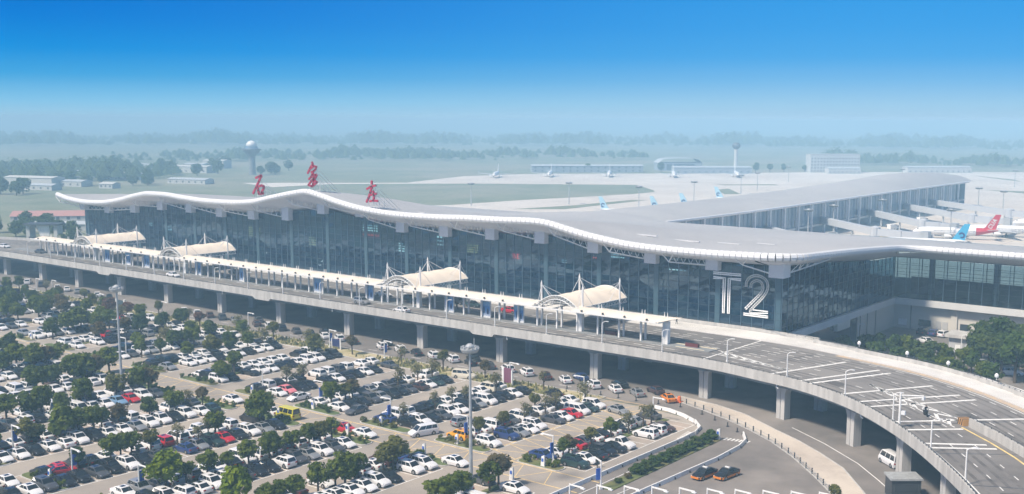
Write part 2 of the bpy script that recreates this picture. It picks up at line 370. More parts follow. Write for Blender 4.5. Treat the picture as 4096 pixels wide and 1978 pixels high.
# kerbed sidewalk by the terminal and round the curve
i0 = min(range(NS), key=lambda i: abs(ST[i][0][0]+374)+(0 if ST[i][0][1] > 170 else 99)); i1 = min(range(NS), key=lambda i: abs(ST[i][0][0]+62))
ob("sidewalk", section(list(range(i0, NS)), 25.2, 32.6, 7.98, 8.16), SIDEW, VD)
ib = min(range(NS), key=lambda i: abs(ST[i][0][0]+92))
ob("kerb_strip", ribbon(list(range(ib, NS)), 23.9, 25.1, 8.02), mat("worn_kerb_paint", (.56, .42, .27), .9, var=.3, scale=1.1, col2=(.42, .37, .33)), VD)
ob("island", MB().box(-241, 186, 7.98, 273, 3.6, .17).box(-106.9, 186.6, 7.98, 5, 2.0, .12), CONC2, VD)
ob("kerb_strip", MB().box(-109.2, 187.3, 8.0, 9.5, .5, .17).box(-109.2, 184.6, 8.0, 6.5, .4, .16), mat("cream_kerb_paint", (.72, .64, .45), .8, var=.1, scale=1), VD)
# lane dashes and edge lines
ds = MB()
for d, x0_, x1_ in ((11.4, -112, -86), (13.2, -140, -96), (17.3, -140, -92), (20.7, -140, -92), (6.3, -140, -112)):
    for i in range(NS-1):
        if not (x0_ < ST[i][0][0] < x1_): continue
        a, b = dp(i, d), dp(i+1, d); f_ = ((i*7) % 3)/8; c0 = (lerp(a[0], b[0], f_), lerp(a[1], b[1], f_)); c = (lerp(a[0], b[0], f_+.5), lerp(a[1], b[1], f_+.5)); ds.box((c0[0]+c[0])/2, (c0[1]+c[1])/2, 8.006, hypot(c[0]-c0[0], c[1]-c0[1]), .2, .006, atan2(c[1]-c0[1], c[0]-c0[0]))
for d in (4.6, 8.0, 15.6, 19.0, 22.4):
    for i in range(4, NS-2):
        if i % 2: continue
        if d < 9 and -366 < ST[i][0][0] < -104 and d > 8.1: continue
        a, b = dp(i, d), dp(i+1, d); c = (lerp(a[0], b[0], .62), lerp(a[1], b[1], .62)); l = hypot(c[0]-a[0], c[1]-a[1])
        ds.box((a[0]+c[0])/2, (a[1]+c[1])/2, 8.006, l, .16, .006, atan2(c[1]-a[1], c[0]-a[0]))
ob("lane_marking", ds, LINE, VD)
ob("edge_line", ribbon(ALL, 1.15, 1.35, 8.008), LINE, VD)
ie = min(range(NS), key=lambda i: abs(ST[i][0][0]+88))
ob("edge_line", ribbon(list(range(ie, NS)), 23.4, 23.6, 8.008), LINE, VD)
def paint_quad(a, b, w, mb):
    an = atan2(b[1]-a[1], b[0]-a[0]); mb.box((a[0]+b[0])/2, (a[1]+b[1])/2, 8.012, hypot(b[0]-a[0], b[1]-a[1]), w, .004, an); return mb
for a, b in (((-86.6, 175), (-79.8, 192.6)), ((-80.6, 172.3), (-72.2, 190)), ((-78.6, 171.4), (-69.7, 189)), ((-71.2, 168.1), (-60.4, 184.1)), ((-67, 165.1), (-54.6, 180.5)), ((-64.3, 163.3), (-51.5, 178.9)),
             ((-57.3, 157.9), (-42, 171.6)), ((-54.5, 154.5), (-47.7, 160.2)), ((-50.1, 149.3), (-42.5, 154.1)), ((-48.8, 147.7), (-40.8, 153)), ((-102.5, 178.2), (-101.8, 201))):
    ob("stripe", paint_quad(a, b, .62 if a[0] > -100 else .35, MB()), LINE, VD)
def chevrons(name, A, B, C, D, n):      # gore hatch between edge lines A->B and C->D, converging
    ob(name, paint_quad(A, B, .22, paint_quad(C, D, .22, MB())), LINE, VD)
    for k in range(n):
        t = (k+.4)/n; t2 = min(1, t+.06)
        a = (lerp(A[0], B[0], t), lerp(A[1], B[1], t)); c = (lerp(C[0], D[0], t), lerp(C[1], D[1], t)); mid = (lerp(lerp(A[0], B[0], t2+.05), lerp(C[0], D[0], t2+.05), .5), lerp(lerp(A[1], B[1], t2+.05), lerp(C[1], D[1], t2+.05), .5))
        ob("chevron", paint_quad(a, mid, .55, paint_quad(c, mid, .55, MB())), LINE, VD)
chevrons("edge_line", (-104.2, 187.2), (-86, 180), (-102.6, 183.6), (-86, 179.6), 7)
chevrons("edge_line", (-47.2, 163.6), (-68.5, 178.0), (-49, 160.4), (-68.8, 177.6), 8)
# median wall that starts at the gore, crash cushion at its nose
mw = [(-47.3, 162.0), (-41.6, 156.6), (-36.8, 151.4), (-31, 144), (-26, 136), (-21, 127), (-15, 115)]
for a, b in zip(mw[:-1], mw[1:]): ob("median_wall", strip_box(MB(), [a, b], .35, 7.98, 9.35), CONC, VD)
ob("edge_line", strip_box(MB(), [(x-.9, y-.9) for x, y in mw], .3, 8.005, 8.012), YLINE, VD)
hb = MB()
for a, b in zip(mw[:-1], mw[1:]):
    hb.tube((*a, 9.6), (*b, 9.6), .05, n=4, cap=False)
    for k in range(4): hb.box(lerp(a[0], b[0], k/4), lerp(a[1], b[1], k/4), 9.33, .1, .1, .28)
ob("handrail", hb, DKMETAL, VD)
cc = thing("crash_cushion", "yellow and black striped crash cushion at the nose of the ramp divider", "crash cushion", (-48.3, 162.9, 8.0), radians(-45))
ob("barrel", MB().box(0, 0, 0, 1.6, 1.5, .95), mat("hazard_yellow", (.55, .30, .10), .7), cc)
for k in range(3): ob("stripe", MB().hexa([(-.78+k*.55, -.77, .05), (-.55+k*.55, -.77, .05), (-.55+k*.55, .77, .05), (-.78+k*.55, .77, .05), (-.6+k*.55, -.77, 0.965), (-.37+k*.55, -.77, 0.965), (-.37+k*.55, .77, 0.965), (-.6+k*.55, .77, 0.965)]), DARK, cc)
for k in range(2, NS-2, 6):
    a, b = dp(k, .5), dp(k, wid(k)-8.5); an = atan2(b[1]-a[1], b[0]-a[0])
    ob("expansion_joint", MB().box((a[0]+b[0])/2, (a[1]+b[1])/2, 8.003, hypot(b[0]-a[0], b[1]-a[1]), .22, .004, an), DKMETAL, VD)
TT_ = ground_mat("tyre_wear", (.105, .10, .098), (.165, .157, .152), .5, (.19, .18, .172), .2)
for d in (2.3, 4.0, 5.5, 7.0, 13.6, 15.0, 16.4, 18.0, 20.2, 21.8): ob("tyre_track", ribbon(list(range(6, NS-1)), d, d+.55, 8.0025), TT_, VD)
PT_ = ground_mat("asphalt_patch", (.10, .096, .094), (.13, .125, .122), .6)
for k, d, l, w in ((NS-30, 14, 5, 2.6), (NS-22, 19, 7, 3.0), (NS-40, 6, 4, 2.2), (NS-15, 5, 5, 2.4), (NS-60, 17, 6, 2.8)):
    a = dp(k, d); b = dp(k+1, d); ob("patch", MB().box(a[0], a[1], 8.0035, l, w, .003, atan2(b[1]-a[1], b[0]-a[0])), PT_, VD)
# gutter pipes hung on the fascia
for x in (-84.5, -64.6, -250, -205, -148):
    k = min(range(NS), key=lambda i: abs(ST[i][0][0]-x)); a = dp(k, .6)
    ob("downpipe", MB().tube((*a, 6.98), (*a, 6.3), .12).tube((a[0], a[1], 6.35), (a[0]+.5, a[1]-.4, 6.2), .1), WHITE2, VD)

# ---------------------------------------------------------------- terminal hall
TM = thing("terminal_building", "airport terminal with wavy grey roof and dark blue glass facade behind the elevated road", "terminal")
EX = [-381.6, -373, -362.4, -352.1, -342, -332.1, -324.5, -316.6, -304.9, -293.6, -282.7, -272.2, -261.8, -252, -246.2, -241.7, -233.6, -224.9, -216.4, -208.3, -196.5, -185.3, -174.4, -164.2, -160.9, -154.4, -148.1, -142, -136, -130.2, -124.6, -119.2, -113.9, -106.1, -98]
EZ = [25.7, 24.4, 23.9, 24.3, 25.6, 27.5, 28.5, 28.6, 28.0, 27.6, 27.7, 28.3, 30.1, 31.8, 32.5, 31.9, 30.3, 29.0, 28.3, 28.0, 28.1, 28.5, 28.7, 29.0, 28.9, 27.8, 26.7, 25.9, 25.3, 25.05, 24.95, 24.95, 25.0, 25.2, 25.4]
eave = cubic(EX, EZ)
base = cubic([203, 235, 268, 300, 343], [25.0, 23.6, 21.7, 19.2, 15.9])
def sm(t): t = min(max(t, 0), 1); return t*t*(3-2*t)
def roofz(x, y):
    z = base(y)+(eave(x)-25.0)*(1-sm((y-203)/85.0))
    if -262 < x < -214: z += 2.3*(1-((x+238)/24)**2)*sm((y-265)/78.0)
    return z
XE = -96.6                                       # eave line of the east side
def front(x):
    return 203.0 if x < -103.6 else 210.0-sqrt(max(0, 49-(x+103.6)**2))
XR = sorted(set([-381.6+3.0*k for k in range(93)]+[-103.6+7*sin(k*pi/16) for k in range(9)]))
XR = [x for x in XR if x <= XE+.01]
rows = []
for x in XR:
    f = front(x); rows.append([(x, lerp(f, 343, (k/36)**1.25), roofz(x, lerp(f, 343, (k/36)**1.25))) for k in range(37)])
ob("roof", MB().grid(rows), ROOFM, TM, smooth=True)
rows2 = []
for k in range(32):
    x = XE+k*3.4; f = 268.0 if x > -89.6 else 261.0+sqrt(max(0, 49-(x+89.6)**2))
    rows2.append([(x, lerp(f, 343, j/20), roofz(-98 if x > -98 else x, lerp(f, 343, j/20))) for j in range(21)])
ob("roof", MB().grid(rows2), ROOFM, TM, smooth=True)
ROOFM2 = mat("roof_strip_grey", (.6, .61, .63), .5)
# low pale strips near the front
for x, y, l in ((-146, 222, 10), (-137, 226, 11), (-127, 232, 6), (-214, 216, 3), (-121, 240, 5)):
    ob("roof_strip", MB().box(x, y, roofz(x, y)-.12, l, .5, .24, -.02), ROOFM2, TM)
# eave path, tube of short panels
EP = [(x, 203.0) for x in np.arange(-381.6, -103.6, 1.0)]+[(-103.6+7*sin(t), 210-7*cos(t)) for t in np.linspace(0, pi/2, 12)]+[(XE, y) for y in np.arange(211, 261, 1.0)]
EP += [(-89.6-7*cos(t), 261+7*sin(t)) for t in np.linspace(0, pi/2, 10)]+[(x, 268.0) for x in np.arange(-89, -30, 1.0)]
def eavez(x, y): return roofz(x, max(y, 203)) if y < 268.1 else base(268)
seg = arc_path(EP, 1.42)
for (x, y, a), (x2, y2, a2) in zip(seg[:-1], seg[1:]):
    z, z2 = eavez(x, y)-.12, eavez(x2, y2)-.12; g = .06
    p = Vector((x, y, z)); q = Vector((x2, y2, z2)); d = (q-p).normalized()
    ob("eave_panel", MB().tube(p+d*g, q-d*g, .88, .88, 10), EAVE, TM, smooth=False)
core = MB()
for (x, y, a), (x2, y2, a2) in zip(seg[:-1], seg[1:]): core.tube((x, y, eavez(x, y)-.12), (x2, y2, eavez(x2, y2)-.12), .80, n=8, cap=False)
ob("eave_tube", core, mat("eave_joint", (.30, .31, .33), .5), TM)
# soffit from the eave down to the head of the glass
def gtop(x): return 22.4+(eave(x)-25.0)*.62
YF = 209.0; XW = -101.3; YB = 274.0
rows = [[(x, 203.2, eave(x)-.9), (x, 205.5, lerp(eave(x)-1.0, gtop(x), .4)), (x, 211.0, gtop(x)-.25)] for x in XR if x < -104.5]
ob("soffit", MB().grid(rows), SOFF, TM, smooth=True)
wt = lambda y: lerp(22.3, 18.6, sm((y-209)/64))
sw = [[(-104.6, 203.2, 24.2), (-104.6, 206, 23.4), (-104.6, 211, 22.2)]]+[[(-103.6+6.8*sin(t), 210-6.8*cos(t), 24.2), (-103.2+3.5*sin(t), 209.6-3.5*cos(t), 23.3), (-102.5, 210.2, 22.2)] for t in np.linspace(0, pi/2, 8)]
sw += [[(XE-.2, y, eavez(XE, y)-.9), (XE-2.2, y, lerp(eavez(XE, y)-1, wt(y), .5)), (-103, y, wt(y)-.2)] for y in np.linspace(212, 262, 20)]
sw += [[(-89.6-6.8*cos(t), 261+6.8*sin(t), 20.8), (-93+ -3*cos(t), 265+4*sin(t), 19.9), (-102, 275, 18.3)] for t in np.linspace(0.1, pi/2, 8)]+[[(x, 268.2, 20.7), (x, 270.5, 19.8), (x, 276, 18.3)] for x in np.linspace(-86, -30, 12)]
ob("soffit", MB().grid(sw), SOFF, TM, smooth=True)
# front glazing: 17 bays of six panes, transoms every 1.53 m
X0, NB = -375.2, 17; XC = [-374.5+16*k for k in range(18)]
PW = 16.0/6; PH = 1.53
def pane_quads(u0, u1, top0, top1, fn):
    """panes of one strip between u0,u1; fn(u,z)->xyz; returns list of 4-point lists"""
    o = []; z = 8.0; J = lambda q: (q[0]+(R.uniform(-.03, .03) if abs(q[0]-XW) < .01 else 0), q[1]+(R.uniform(-.03, .03) if abs(q[1]-YF) < .01 else 0), q[2])
    while z < max(top0, top1)-.1:
        za, zb = min(z+PH, top0), min(z+PH, top1)
        if za > z+.08 or zb > z+.08: o.append([J(fn(u0+.05, z+.04)), J(fn(u1-.05, z+.04)), J(fn(u1-.05, max(z+.05, zb-.04))), J(fn(u0+.05, max(z+.05, za-.04)))])
        z += PH
    return o
rest = MB(); trn = MB(); npane = 0
strips = []
u = -374.9
k = 0
while u < XW-.3:
    u1 = min(u+PW, XW); strips.append(('f', u, u1)); u = u1
y = YF
while y < YB-.2:
    y1 = min(y+PW, YB); strips.append(('w', y, y1)); y = y1
x = XW+.0
while x < -44: strips.append(('b', x, x+PW*1.2)); x += PW*1.2
for kind_, a, b in strips:
    if kind_ == 'f': fn = lambda u, z: (u, YF, z); t0, t1 = gtop(a), gtop(b); single = a > -158
    elif kind_ == 'w': fn = lambda u, z: (XW, u, z); t0, t1 = wt(a), wt(b); single = a < 232
    else: fn = lambda u, z: (u, YB, z); t0, t1 = 18.5, 18.5; single = False
    gm = GLASS if kind_ != 'b' else GLASSC
    for q in pane_quads(a, b, t0, t1, fn):
        gi = R.choice((0, 0, 1, 2))
        if single and npane < 300: ob("pane", MB().poly(q), GLASS_V[gi], TM); npane += 1
        elif kind_ == 'b': trn  # collected below
        else: rest.poly(q, gi)
    off = -.06 if kind_ != 'w' else .06
    if kind_ == 'w': ob("mullion", MB().box(XW+.05, b, 7.9, .16, .10, t1-7.9), MULL, TM)
    else: ob("mullion", MB().box(b, (YF if kind_ == 'f' else YB)-.05, 7.9, .11, .18, t1-7.9), MULL, TM)
    z = 8.0
    while z < min(t0, t1):
        if kind_ == 'w': trn.box(XW+.03, (a+b)/2, z-.035, .1, b-a-.1, .07)
        else: trn.box((a+b)/2, (YF if kind_ == 'f' else YB)-.03, z-.035, b-a-.11, .1, .07)
        z += PH
restb = MB()
for kind_, a, b in strips:
    if kind_ == 'b':
        for q in pane_quads(a, b, 18.5, 18.5, lambda u, z: (u, YB, z)): restb.poly(q)
ob("glazing", rest, GLASS_V, TM, kind='stuff'); ob("glazing", restb, GLASSC, TM, kind='stuff'); ob("transom", trn, TRNS, TM, kind='stuff')
COLP = mat('glass_dimmed_column', (.05, .10, .135), .4)  # white columns' dimming behind glass is put into this colour
# column heads, column strips set proud of the glass, truss brackets
for k, x in enumerate(XC):
    zb = {8: 25.9, 9: 25.9}.get(k, 0) or min(gtop(x)-1.7, 23.1)
    w = 3.1; ztop = eave(x)-1.2
    if k < 17:
        ob("column_head", MB().box(x+.9, 208.2, zb, w, 1.7, ztop-zb), mat("column_head_white", (.66, .67, .70), .6), TM)
        z = 8.0
        while z < zb-.05: ob("column_panel", MB().box(x+1.7, 208.93, z+.04, 1.15, .22, min(PH, zb-z)-.08), COLP, TM); z += PH
        tb = MB(); p0 = Vector((x-.6, 207.3, zb+1.0)); p1 = Vector((x-8.2, 204.4, eave(x-8.2)-2.9)); t0 = Vector((x-.6, 207.3, ztop-.4)); t1 = Vector((x-8.2, 204.4, eave(x-8.2)-1.1))
        tb.tube(p0, p1, .16, n=6); tb.tube(p0+Vector((0, -.7, .2)), p1, .1, n=5)
        for j in range(5):
            a = p0.lerp(p1, j/5); c = t0.lerp(t1, (j+.5)/5); b = p0.lerp(p1, (j+1)/5); tb.tube(a, c, .07, n=4); tb.tube(c, b, .07, n=4)
        tb.tube(p1, (x-9.6, 203.6, eave(x-9.6)-1.0), .14, n=6); tb.tube(p1, (x-6.6, 203.6, eave(x-6.6)-1.0), .14, n=6)
        ob("truss_bracket", tb, WHITE, TM)
ob("column_head", MB().box(-101.9, 208.6, 20.4, 3.4, 3.4, 4.0), mat("column_head_white", (.66, .67, .70), .6), TM)
z = 8.0
while z < 20.3: ob("column_panel", MB().box(-102.1, 208.93, z+.04, 1.2, .22, min(PH, 20.4-z)-.08), COLP, TM); z += PH
tb = MB(); p0 = Vector((-103.4, 207.2, 21.2)); p1 = Vector((-108.6, 204.6, 22.9)); tb.tube(p0, p1, .15); tb.tube(p1, (-110.2, 203.8, 24.2), .13); tb.tube(p1, (-107.2, 203.8, 24.2), .13)
p0 = Vector((-100.4, 210.6, 21.3)); p1 = Vector((-97.6, 224, 23.0)); tb.tube(p0, p1, .16)
for j in range(5):
    a = p0.lerp(p1, j/5); b = p0.lerp(p1, (j+1)/5); c = Vector((-98.5, lerp(211, 226, (j+.5)/5), 23.9)); tb.tube(a, c, .09, n=5); tb.tube(c, b, .09, n=5)
tb.tube(p1, (-97, 226, 24.4), .13); tb.tube(p1, (-97, 222.4, 24.5), .13); ob("truss_bracket", tb, WHITE, TM)
for y in (226, 242, 258): ob("column", MB().box(-102.4, y, 7.9, .9, 1.1, wt(y)-7.9), mat("inner_column", (.4, .44, .48), .7), TM)
for x in (-92, -76, -60, -44): ob("column", MB().box(x, 275.3, 7.9, 1.2, 1.0, 10.6), mat("inner_column", (.4, .44, .48), .7), TM)
# white band under the side glazing, plinth walls
ob("band", MB().box(-100.95, 241.8, 6.4, 1.0, 66.2, 1.6).box(-73, 273.6, 6.4, 56.9, 1.0, 1.6), mat("band_white", (.62, .62, .60), .7, var=.04, scale=.3), TM)
ob("wall", MB().box(-101.6, 230, 0, .5, 41, 6.4), GLASS if False else mat("plinth_glass", (.02, .045, .07), .15, spec=.8), TM)
ob("wall", MB().box(-101.55, 262.7, 0, .6, 24.4, 6.4), BEIGE, TM)
ob("wall", MB().box(-73, 275.3, 0, 57.5, .6, 6.4), BEIGE, TM)
ob("duct_box", MB().box(-101.0, 240.3, 4.6, 1.2, 7.4, 1.8), mat("duct_cream", (.66, .63, .55), .7), TM)
for x, w, z, h in ((-93.1, 2.9, 1.25, 1.35), (-83.0, 2.0, 1.1, 1.5)):
    wn = ob("window", MB().box(x, 274.95, z, w, .12, h), mat("window_dark", (.03, .04, .05), .15, spec=.8), TM)
    ob("window_frame", MB().box(x, 274.93, z-.08, w+.2, .2, .08).box(x, 274.93, z+h, w+.2, .2, .08).box(x-w/2-.05, 274.93, z, .09, .2, h).box(x+w/2+.05, 274.93, z, .09, .2, h), DKMETAL, wn)
for x in (-89.6, -87.9): ob("louvre", MB().box(x, 274.95, .8, 1.3, .14, 1.9), mat("louvre_grey", (.45, .45, .44), .6), TM)
ob("pilaster", MB().box(-85.6, 274.8, 0, 1.6, .5, 6.35), BEIGE, TM); ob("notice_panel", MB().box(-98.9, 274.92, .8, 2.2, .1, 1.6), WHITE, TM)
for y in (252, 256.5, 262): ob("downpipe", MB().tube((-101.15, y, 0), (-101.15, y, 6.3), .1), DKMETAL, TM)
ob("downpipe", MB().tube((-96.8, 274.9, 0), (-96.8, 274.9, 6.3), .1), DKMETAL, TM)
# arrivals level under the deck, floors, added dark walls blocking the bright apron, far side
ob("wall", MB().box(-238.5, 209.35, 0, 274.4, .4, 7.9), mat("plinth_glass", (.02, .045, .07), .15, spec=.8), TM)
ob("floor_slab", MB().box(-262.5, 276, 7.3, 225, 131, .6).box(-125.9, 261, 7.3, 48, 101, .6).box(-60, 294, 7.3, 82, 36, .6), mat("hall_floor", (.09, .10, .11), .4), TM)
ob("blocking_wall", MB().box(-241, 252, 7.9, 262, .4, 13.5), INTER, TM)
ob("blocking_wall", MB().box(-109, 262, 7.9, .4, 20, 12), INTER, TM)
ob("wall", MB().box(-375.6, 276, 0, .5, 133, 15.8), BEIGE, TM); ob("glazing", MB().box(-375.9, 232, 8, .1, 44, 14), GLASS, TM)
ob("wall", MB().box(-262, 341, 0, 224, .5, 15.2), mat("plinth_glass", (.02, .045, .07), .15, spec=.8), TM)
ob("wall", MB().box(-84, 340.6, 0, 130, .4, 3.0), BEIGE, TM)
bk = MB(); bg2 = MB()
for x in np.arange(-149, -20, 4.0): bk.box(x, 340.6, 3.0, .22, .3, 13.2)
for z in (5.4, 7.8, 10.2, 12.6): bk.box(-84, 340.55, z, 130, .12, .12)
ob("mullion", bk, MULL, TM); ob("glazing", MB().quad((-149, 340.7, 3.0), (-19, 340.7, 3.0), (-19, 340.7, 16.2), (-149, 340.7, 16.2)), GLASSC, TM)
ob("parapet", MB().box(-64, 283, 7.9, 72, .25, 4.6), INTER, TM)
# lit boards inside the hall
def board(x0, x1, z0, z1, col, rowsn, colr, name="display_board", y=213.5, frame=None):
    bd = ob(name, MB().box((x0+x1)/2, y, z0, x1-x0, .2, z1-z0), mat("board_black", (.02, .02, .025), .4), TM)
    g = MB(); n = rowsn; rr = random.Random(int(x0*10))
    for r_ in range(n):
        z = lerp(z0, z1, (r_+.3)/n); x = x0+.2
        while x < x1-.4:
            w = rr.uniform(.35, .95); w = min(w, x1-.15-x); g.box(x+w/2, y-.13, z, w, .04, (z1-z0)/n*.45); x += w+rr.uniform(.15, .5)
    ob("display_text", g, mat("display_"+colr, col[:3], .5, emit=col), bd)
YEL = (1.0, .60, .20, 2.2); WHT = (1.0, .93, .85, 2.2); REDL = (1.0, .06, .04, 4)
board(-287.2, -284.9, 16.2, 19.3, YEL, 5, "amber"); board(-283.6, -281.2, 16.2, 19.3, YEL, 5, "amber")
board(-258.6, -255.2, 15.4, 18.1, YEL, 4, "amber"); board(-235.1, -228, 19.6, 20.9, REDL, 1, "red"); board(-235, -228.6, 21.2, 23.3, WHT, 3, "white")
board(-220.6, -217.2, 16.3, 19.0, WHT, 4, "white"); board(-195.2, -190.8, 18.1, 20.4, YEL, 4, "amber"); board(-154, -150.7, 19.6, 20.4, REDL, 1, "red"); board(-148.9, -144.5, 20.3, 21.6, WHT, 2, "white")
board(-132.6, -127.6, 18.8, 19.25, WHT, 1, "white"); board(-342, -339, 16, 17.3, WHT, 2, "white"); board(-331, -328, 15, 17, WHT, 2, "white"); board(-206, -203, 19, 22, WHT, 3, "white"); board(-163.5, -161.7, 17.8, 18.9, WHT, 2, "white")
# BE island letters in red LED
def glyph(name, lines, y, w, m_, parent=None, th=.12):
    g = MB()
    for ln in lines:
        for a, b in zip(ln[:-1], ln[1:]):
            d = Vector((b[0]-a[0], b[1]-a[1])); n_ = Vector((-d.y, d.x)).normalized()*w/2; e = d.normalized()*w*.35
            A = (a[0]-e.x, a[1]-e.y); B = (b[0]+e.x, b[1]+e.y)
            q = [(A[0]-n_.x, A[1]-n_.y), (B[0]-n_.x, B[1]-n_.y), (B[0]+n_.x, B[1]+n_.y), (A[0]+n_.x, A[1]+n_.y)]
            g.hexa([(p[0], y-th, p[1]) for p in q]+[(p[0], y, p[1]) for p in q])
    return ob(name, g, m_, parent)
def latin(ch, x, z, h):
    S_ = {'B': [[(0, 0), (0, 1), (.45, 1), (.55, .78), (.42, .55), (0, .52)], [(.42, .55), (.58, .28), (.45, 0), (0, 0)]], 'E': [[(.55, 1), (0, 1), (0, 0), (.55, 0)], [(0, .5), (.45, .5)]],
          'C': [[(.6, .85), (.4, 1), (.15, .95), (0, .6), (0, .35), (.15, .05), (.4, 0), (.6, .15)]], 'U': [[(0, 1), (0, .3), (.15, 0), (.45, 0), (.6, .3), (.6, 1)]], 'A': [[(0, 0), (.3, 1), (.6, 0)], [(.12, .38), (.48, .38)]], 'I': [[(0, 0), (0, 1)]]}
    return [[(x+px*h, z+pz*h) for px, pz in l] for l in S_[ch]]
bb = ob("display_board", MB().box(-177.6, 213.5, 17.5, 3.0, .2, 1.9), mat("board_black", (.02, .02, .025), .4), TM)
glyph("display_text", latin('B', -178.9, 17.9, 1.1)+latin('E', -177.5, 17.9, 1.1), 213.35, .2, mat("display_red", REDL[:3], .5, emit=REDL), bb)

# T2 sign on the glass
TT = [[(-117.77, 19.96), (-111.11, 20.04)], [(-117.74, 18.94), (-115.06, 18.99), (-115.11, 11.34)], [(-111.08, 19.02), (-113.85, 18.97), (-113.86, 11.35)]]
TW = [[(-109.71, 17.73), (-109.62, 18.76), (-108.78, 19.78), (-107.33, 20.26), (-105.78, 19.97), (-104.85, 19.2), (-104.57, 17.99), (-104.99, 16.7), (-106.13, 15.18), (-107.55, 13.7), (-108.72, 12.39), (-104.42, 12.58)],
      [(-108.63, 17.68), (-108.36, 18.57), (-107.29, 19.17), (-106.26, 18.92), (-105.71, 17.88), (-106.09, 16.67), (-107.59, 15.03), (-109.69, 12.84)], [(-110.09, 11.63), (-104.39, 11.61)]]
def smooth_line(l, n=4):
    return l if len(l) <= 3 else [tuple(p) for p in catmull(l[:-1], n)]+[l[-1]] if len(l) > 8 else catmull(l, n)
def offset_line(l, d):
    o = []
    for k in range(len(l)):
        a = Vector(l[max(k-1, 0)]); b = Vector(l[min(k+1, len(l)-1)]); t = (b-a).normalized(); p = Vector(l[k])
        if 0 < k < len(l)-1:
            t1 = (p-a).normalized(); t2 = (b-p).normalized(); mlen = 1/max(.5, (t1+t2).normalized().dot(t1)); 
        else: mlen = 1
        o.append((p.x-t.y*d*mlen, p.y+t.x*d*mlen))
    return o
T2M = mat("sign_white", (.92, .92, .91), .5)
ts = thing("terminal_number_sign", "large white T2 sign of triple lines on the dark glass", "sign", (0, 0, 0))
for nm, ls in (("letter_t", TT), ("digit_two", TW)):
    lines = []
    for l in ls:
        l = smooth_line(l); lines += [offset_line(l, .19), offset_line(l, -.19)]
    glyph(nm, lines, 208.72, .25, T2M, ts, .08)

# red rooftop characters
SHI = [[(-273.73, 35.2), (-272.33, 35.61), (-271.4, 35.96), (-271.19, 35.61)], [(-271.29, 35.82), (-272.41, 34.2), (-273.9, 32.27), (-275.28, 30.54)], [(-273.02, 32.7), (-272.92, 31.51), (-272.58, 30.44)], [(-272.97, 32.59), (-271.34, 33.02), (-270.33, 32.84), (-270.19, 32.28), (-271.23, 31.08), (-270.68, 30.67)], [(-272.64, 30.44), (-271.72, 30.48), (-270.68, 30.71)]]
JIA = [[(-248.0, 40.53), (-247.77, 40.04)], [(-247.87, 39.95), (-248.88, 38.93), (-249.96, 37.4)], [(-248.63, 38.77), (-247.34, 39.47), (-246.22, 39.34), (-246.63, 38.59), (-247.27, 38.2)], [(-248.43, 37.73), (-247.15, 38.16)], [(-247.67, 37.73), (-248.62, 36.37), (-249.53, 35.7)], [(-248.09, 36.97), (-246.45, 37.1), (-247.25, 36.08), (-248.55, 35.21), (-249.87, 34.02)], [(-247.71, 36.98), (-247.52, 35.58), (-247.83, 34.4), (-248.36, 33.68), (-249.87, 34.02)], [(-246.2, 36.95), (-247.13, 35.76), (-247.65, 35.41), (-246.17, 34.96), (-247.59, 34.0), (-248.37, 33.63)]]
ZHU = [[(-223.52, 36.06), (-223.61, 35.35)], [(-225.43, 33.92), (-223.75, 34.63), (-222.14, 34.96)], [(-223.52, 34.64), (-224.22, 32.94), (-224.96, 31.47), (-225.74, 30.4)], [(-223.94, 32.32), (-221.86, 32.76)], [(-223.1, 33.31), (-222.73, 32.21), (-223.07, 30.77)], [(-224.39, 30.59), (-222.95, 30.85), (-221.47, 30.81)]]
for ch, nm, lab, xc, w, zt in ((SHI, "rooftop_character", "red rooftop character nearest the control tower, with a slanting stroke over a box", -272.8, .62, 36), (JIA, "rooftop_character", "tallest red rooftop character standing on the highest crest of the roof", -248, .50, 40.5), (ZHU, "rooftop_character", "red rooftop character on the slope to the right of the roof crest", -223.6, .56, 36)):
    yb = 207.0; t = thing(nm, lab, "sign", (xc, yb, roofz(xc, yb)), 0, "red characters on the terminal roof")
    loc = lambda l: [(a-xc, b-roofz(xc, yb)) for a, b in l]
    glyph("character", [loc(l) for l in ch], 0, w, RED, t, .4)
    sc = MB(); zr = zt-roofz(xc, yb); g0 = .0
    for dx in (-2.2, -1.1, 0, 1.1, 2.2):
        sc.tube((dx, .35, 0), (dx, .35, min(zr-1.5, 3.0) if abs(dx) > 1.5 else zr-.6), .05, n=4)
    for dx in (-1.8, .2, 2.0):
        b = (dx+1.5, 7.0, roofz(xc+dx+1.5, yb+7.0)-roofz(xc, yb)); sc.tube((dx, .35, zr*.75), b, .06, n=4); sc.tube((dx, .35, zr*.35), (dx+.8, 3.8, roofz(xc+dx+.8, yb+3.8)-roofz(xc, yb)), .05, n=4)
        sc.tube((dx, .35, .25), b, .06, n=4); sc.tube((dx+.7, 3.5, zr*.4), (dx+.7, 3.5, roofz(xc, yb+3.5)-roofz(xc, yb)), .05, n=4)
    for z in np.arange(.4, zr-1, 1.4): sc.tube((-2.3 if z < 3 else -.9, .35, z), (2.3 if z < 3 else .9, .35, z), .045, n=4)
    ob("scaffold", sc, WHITE, t)

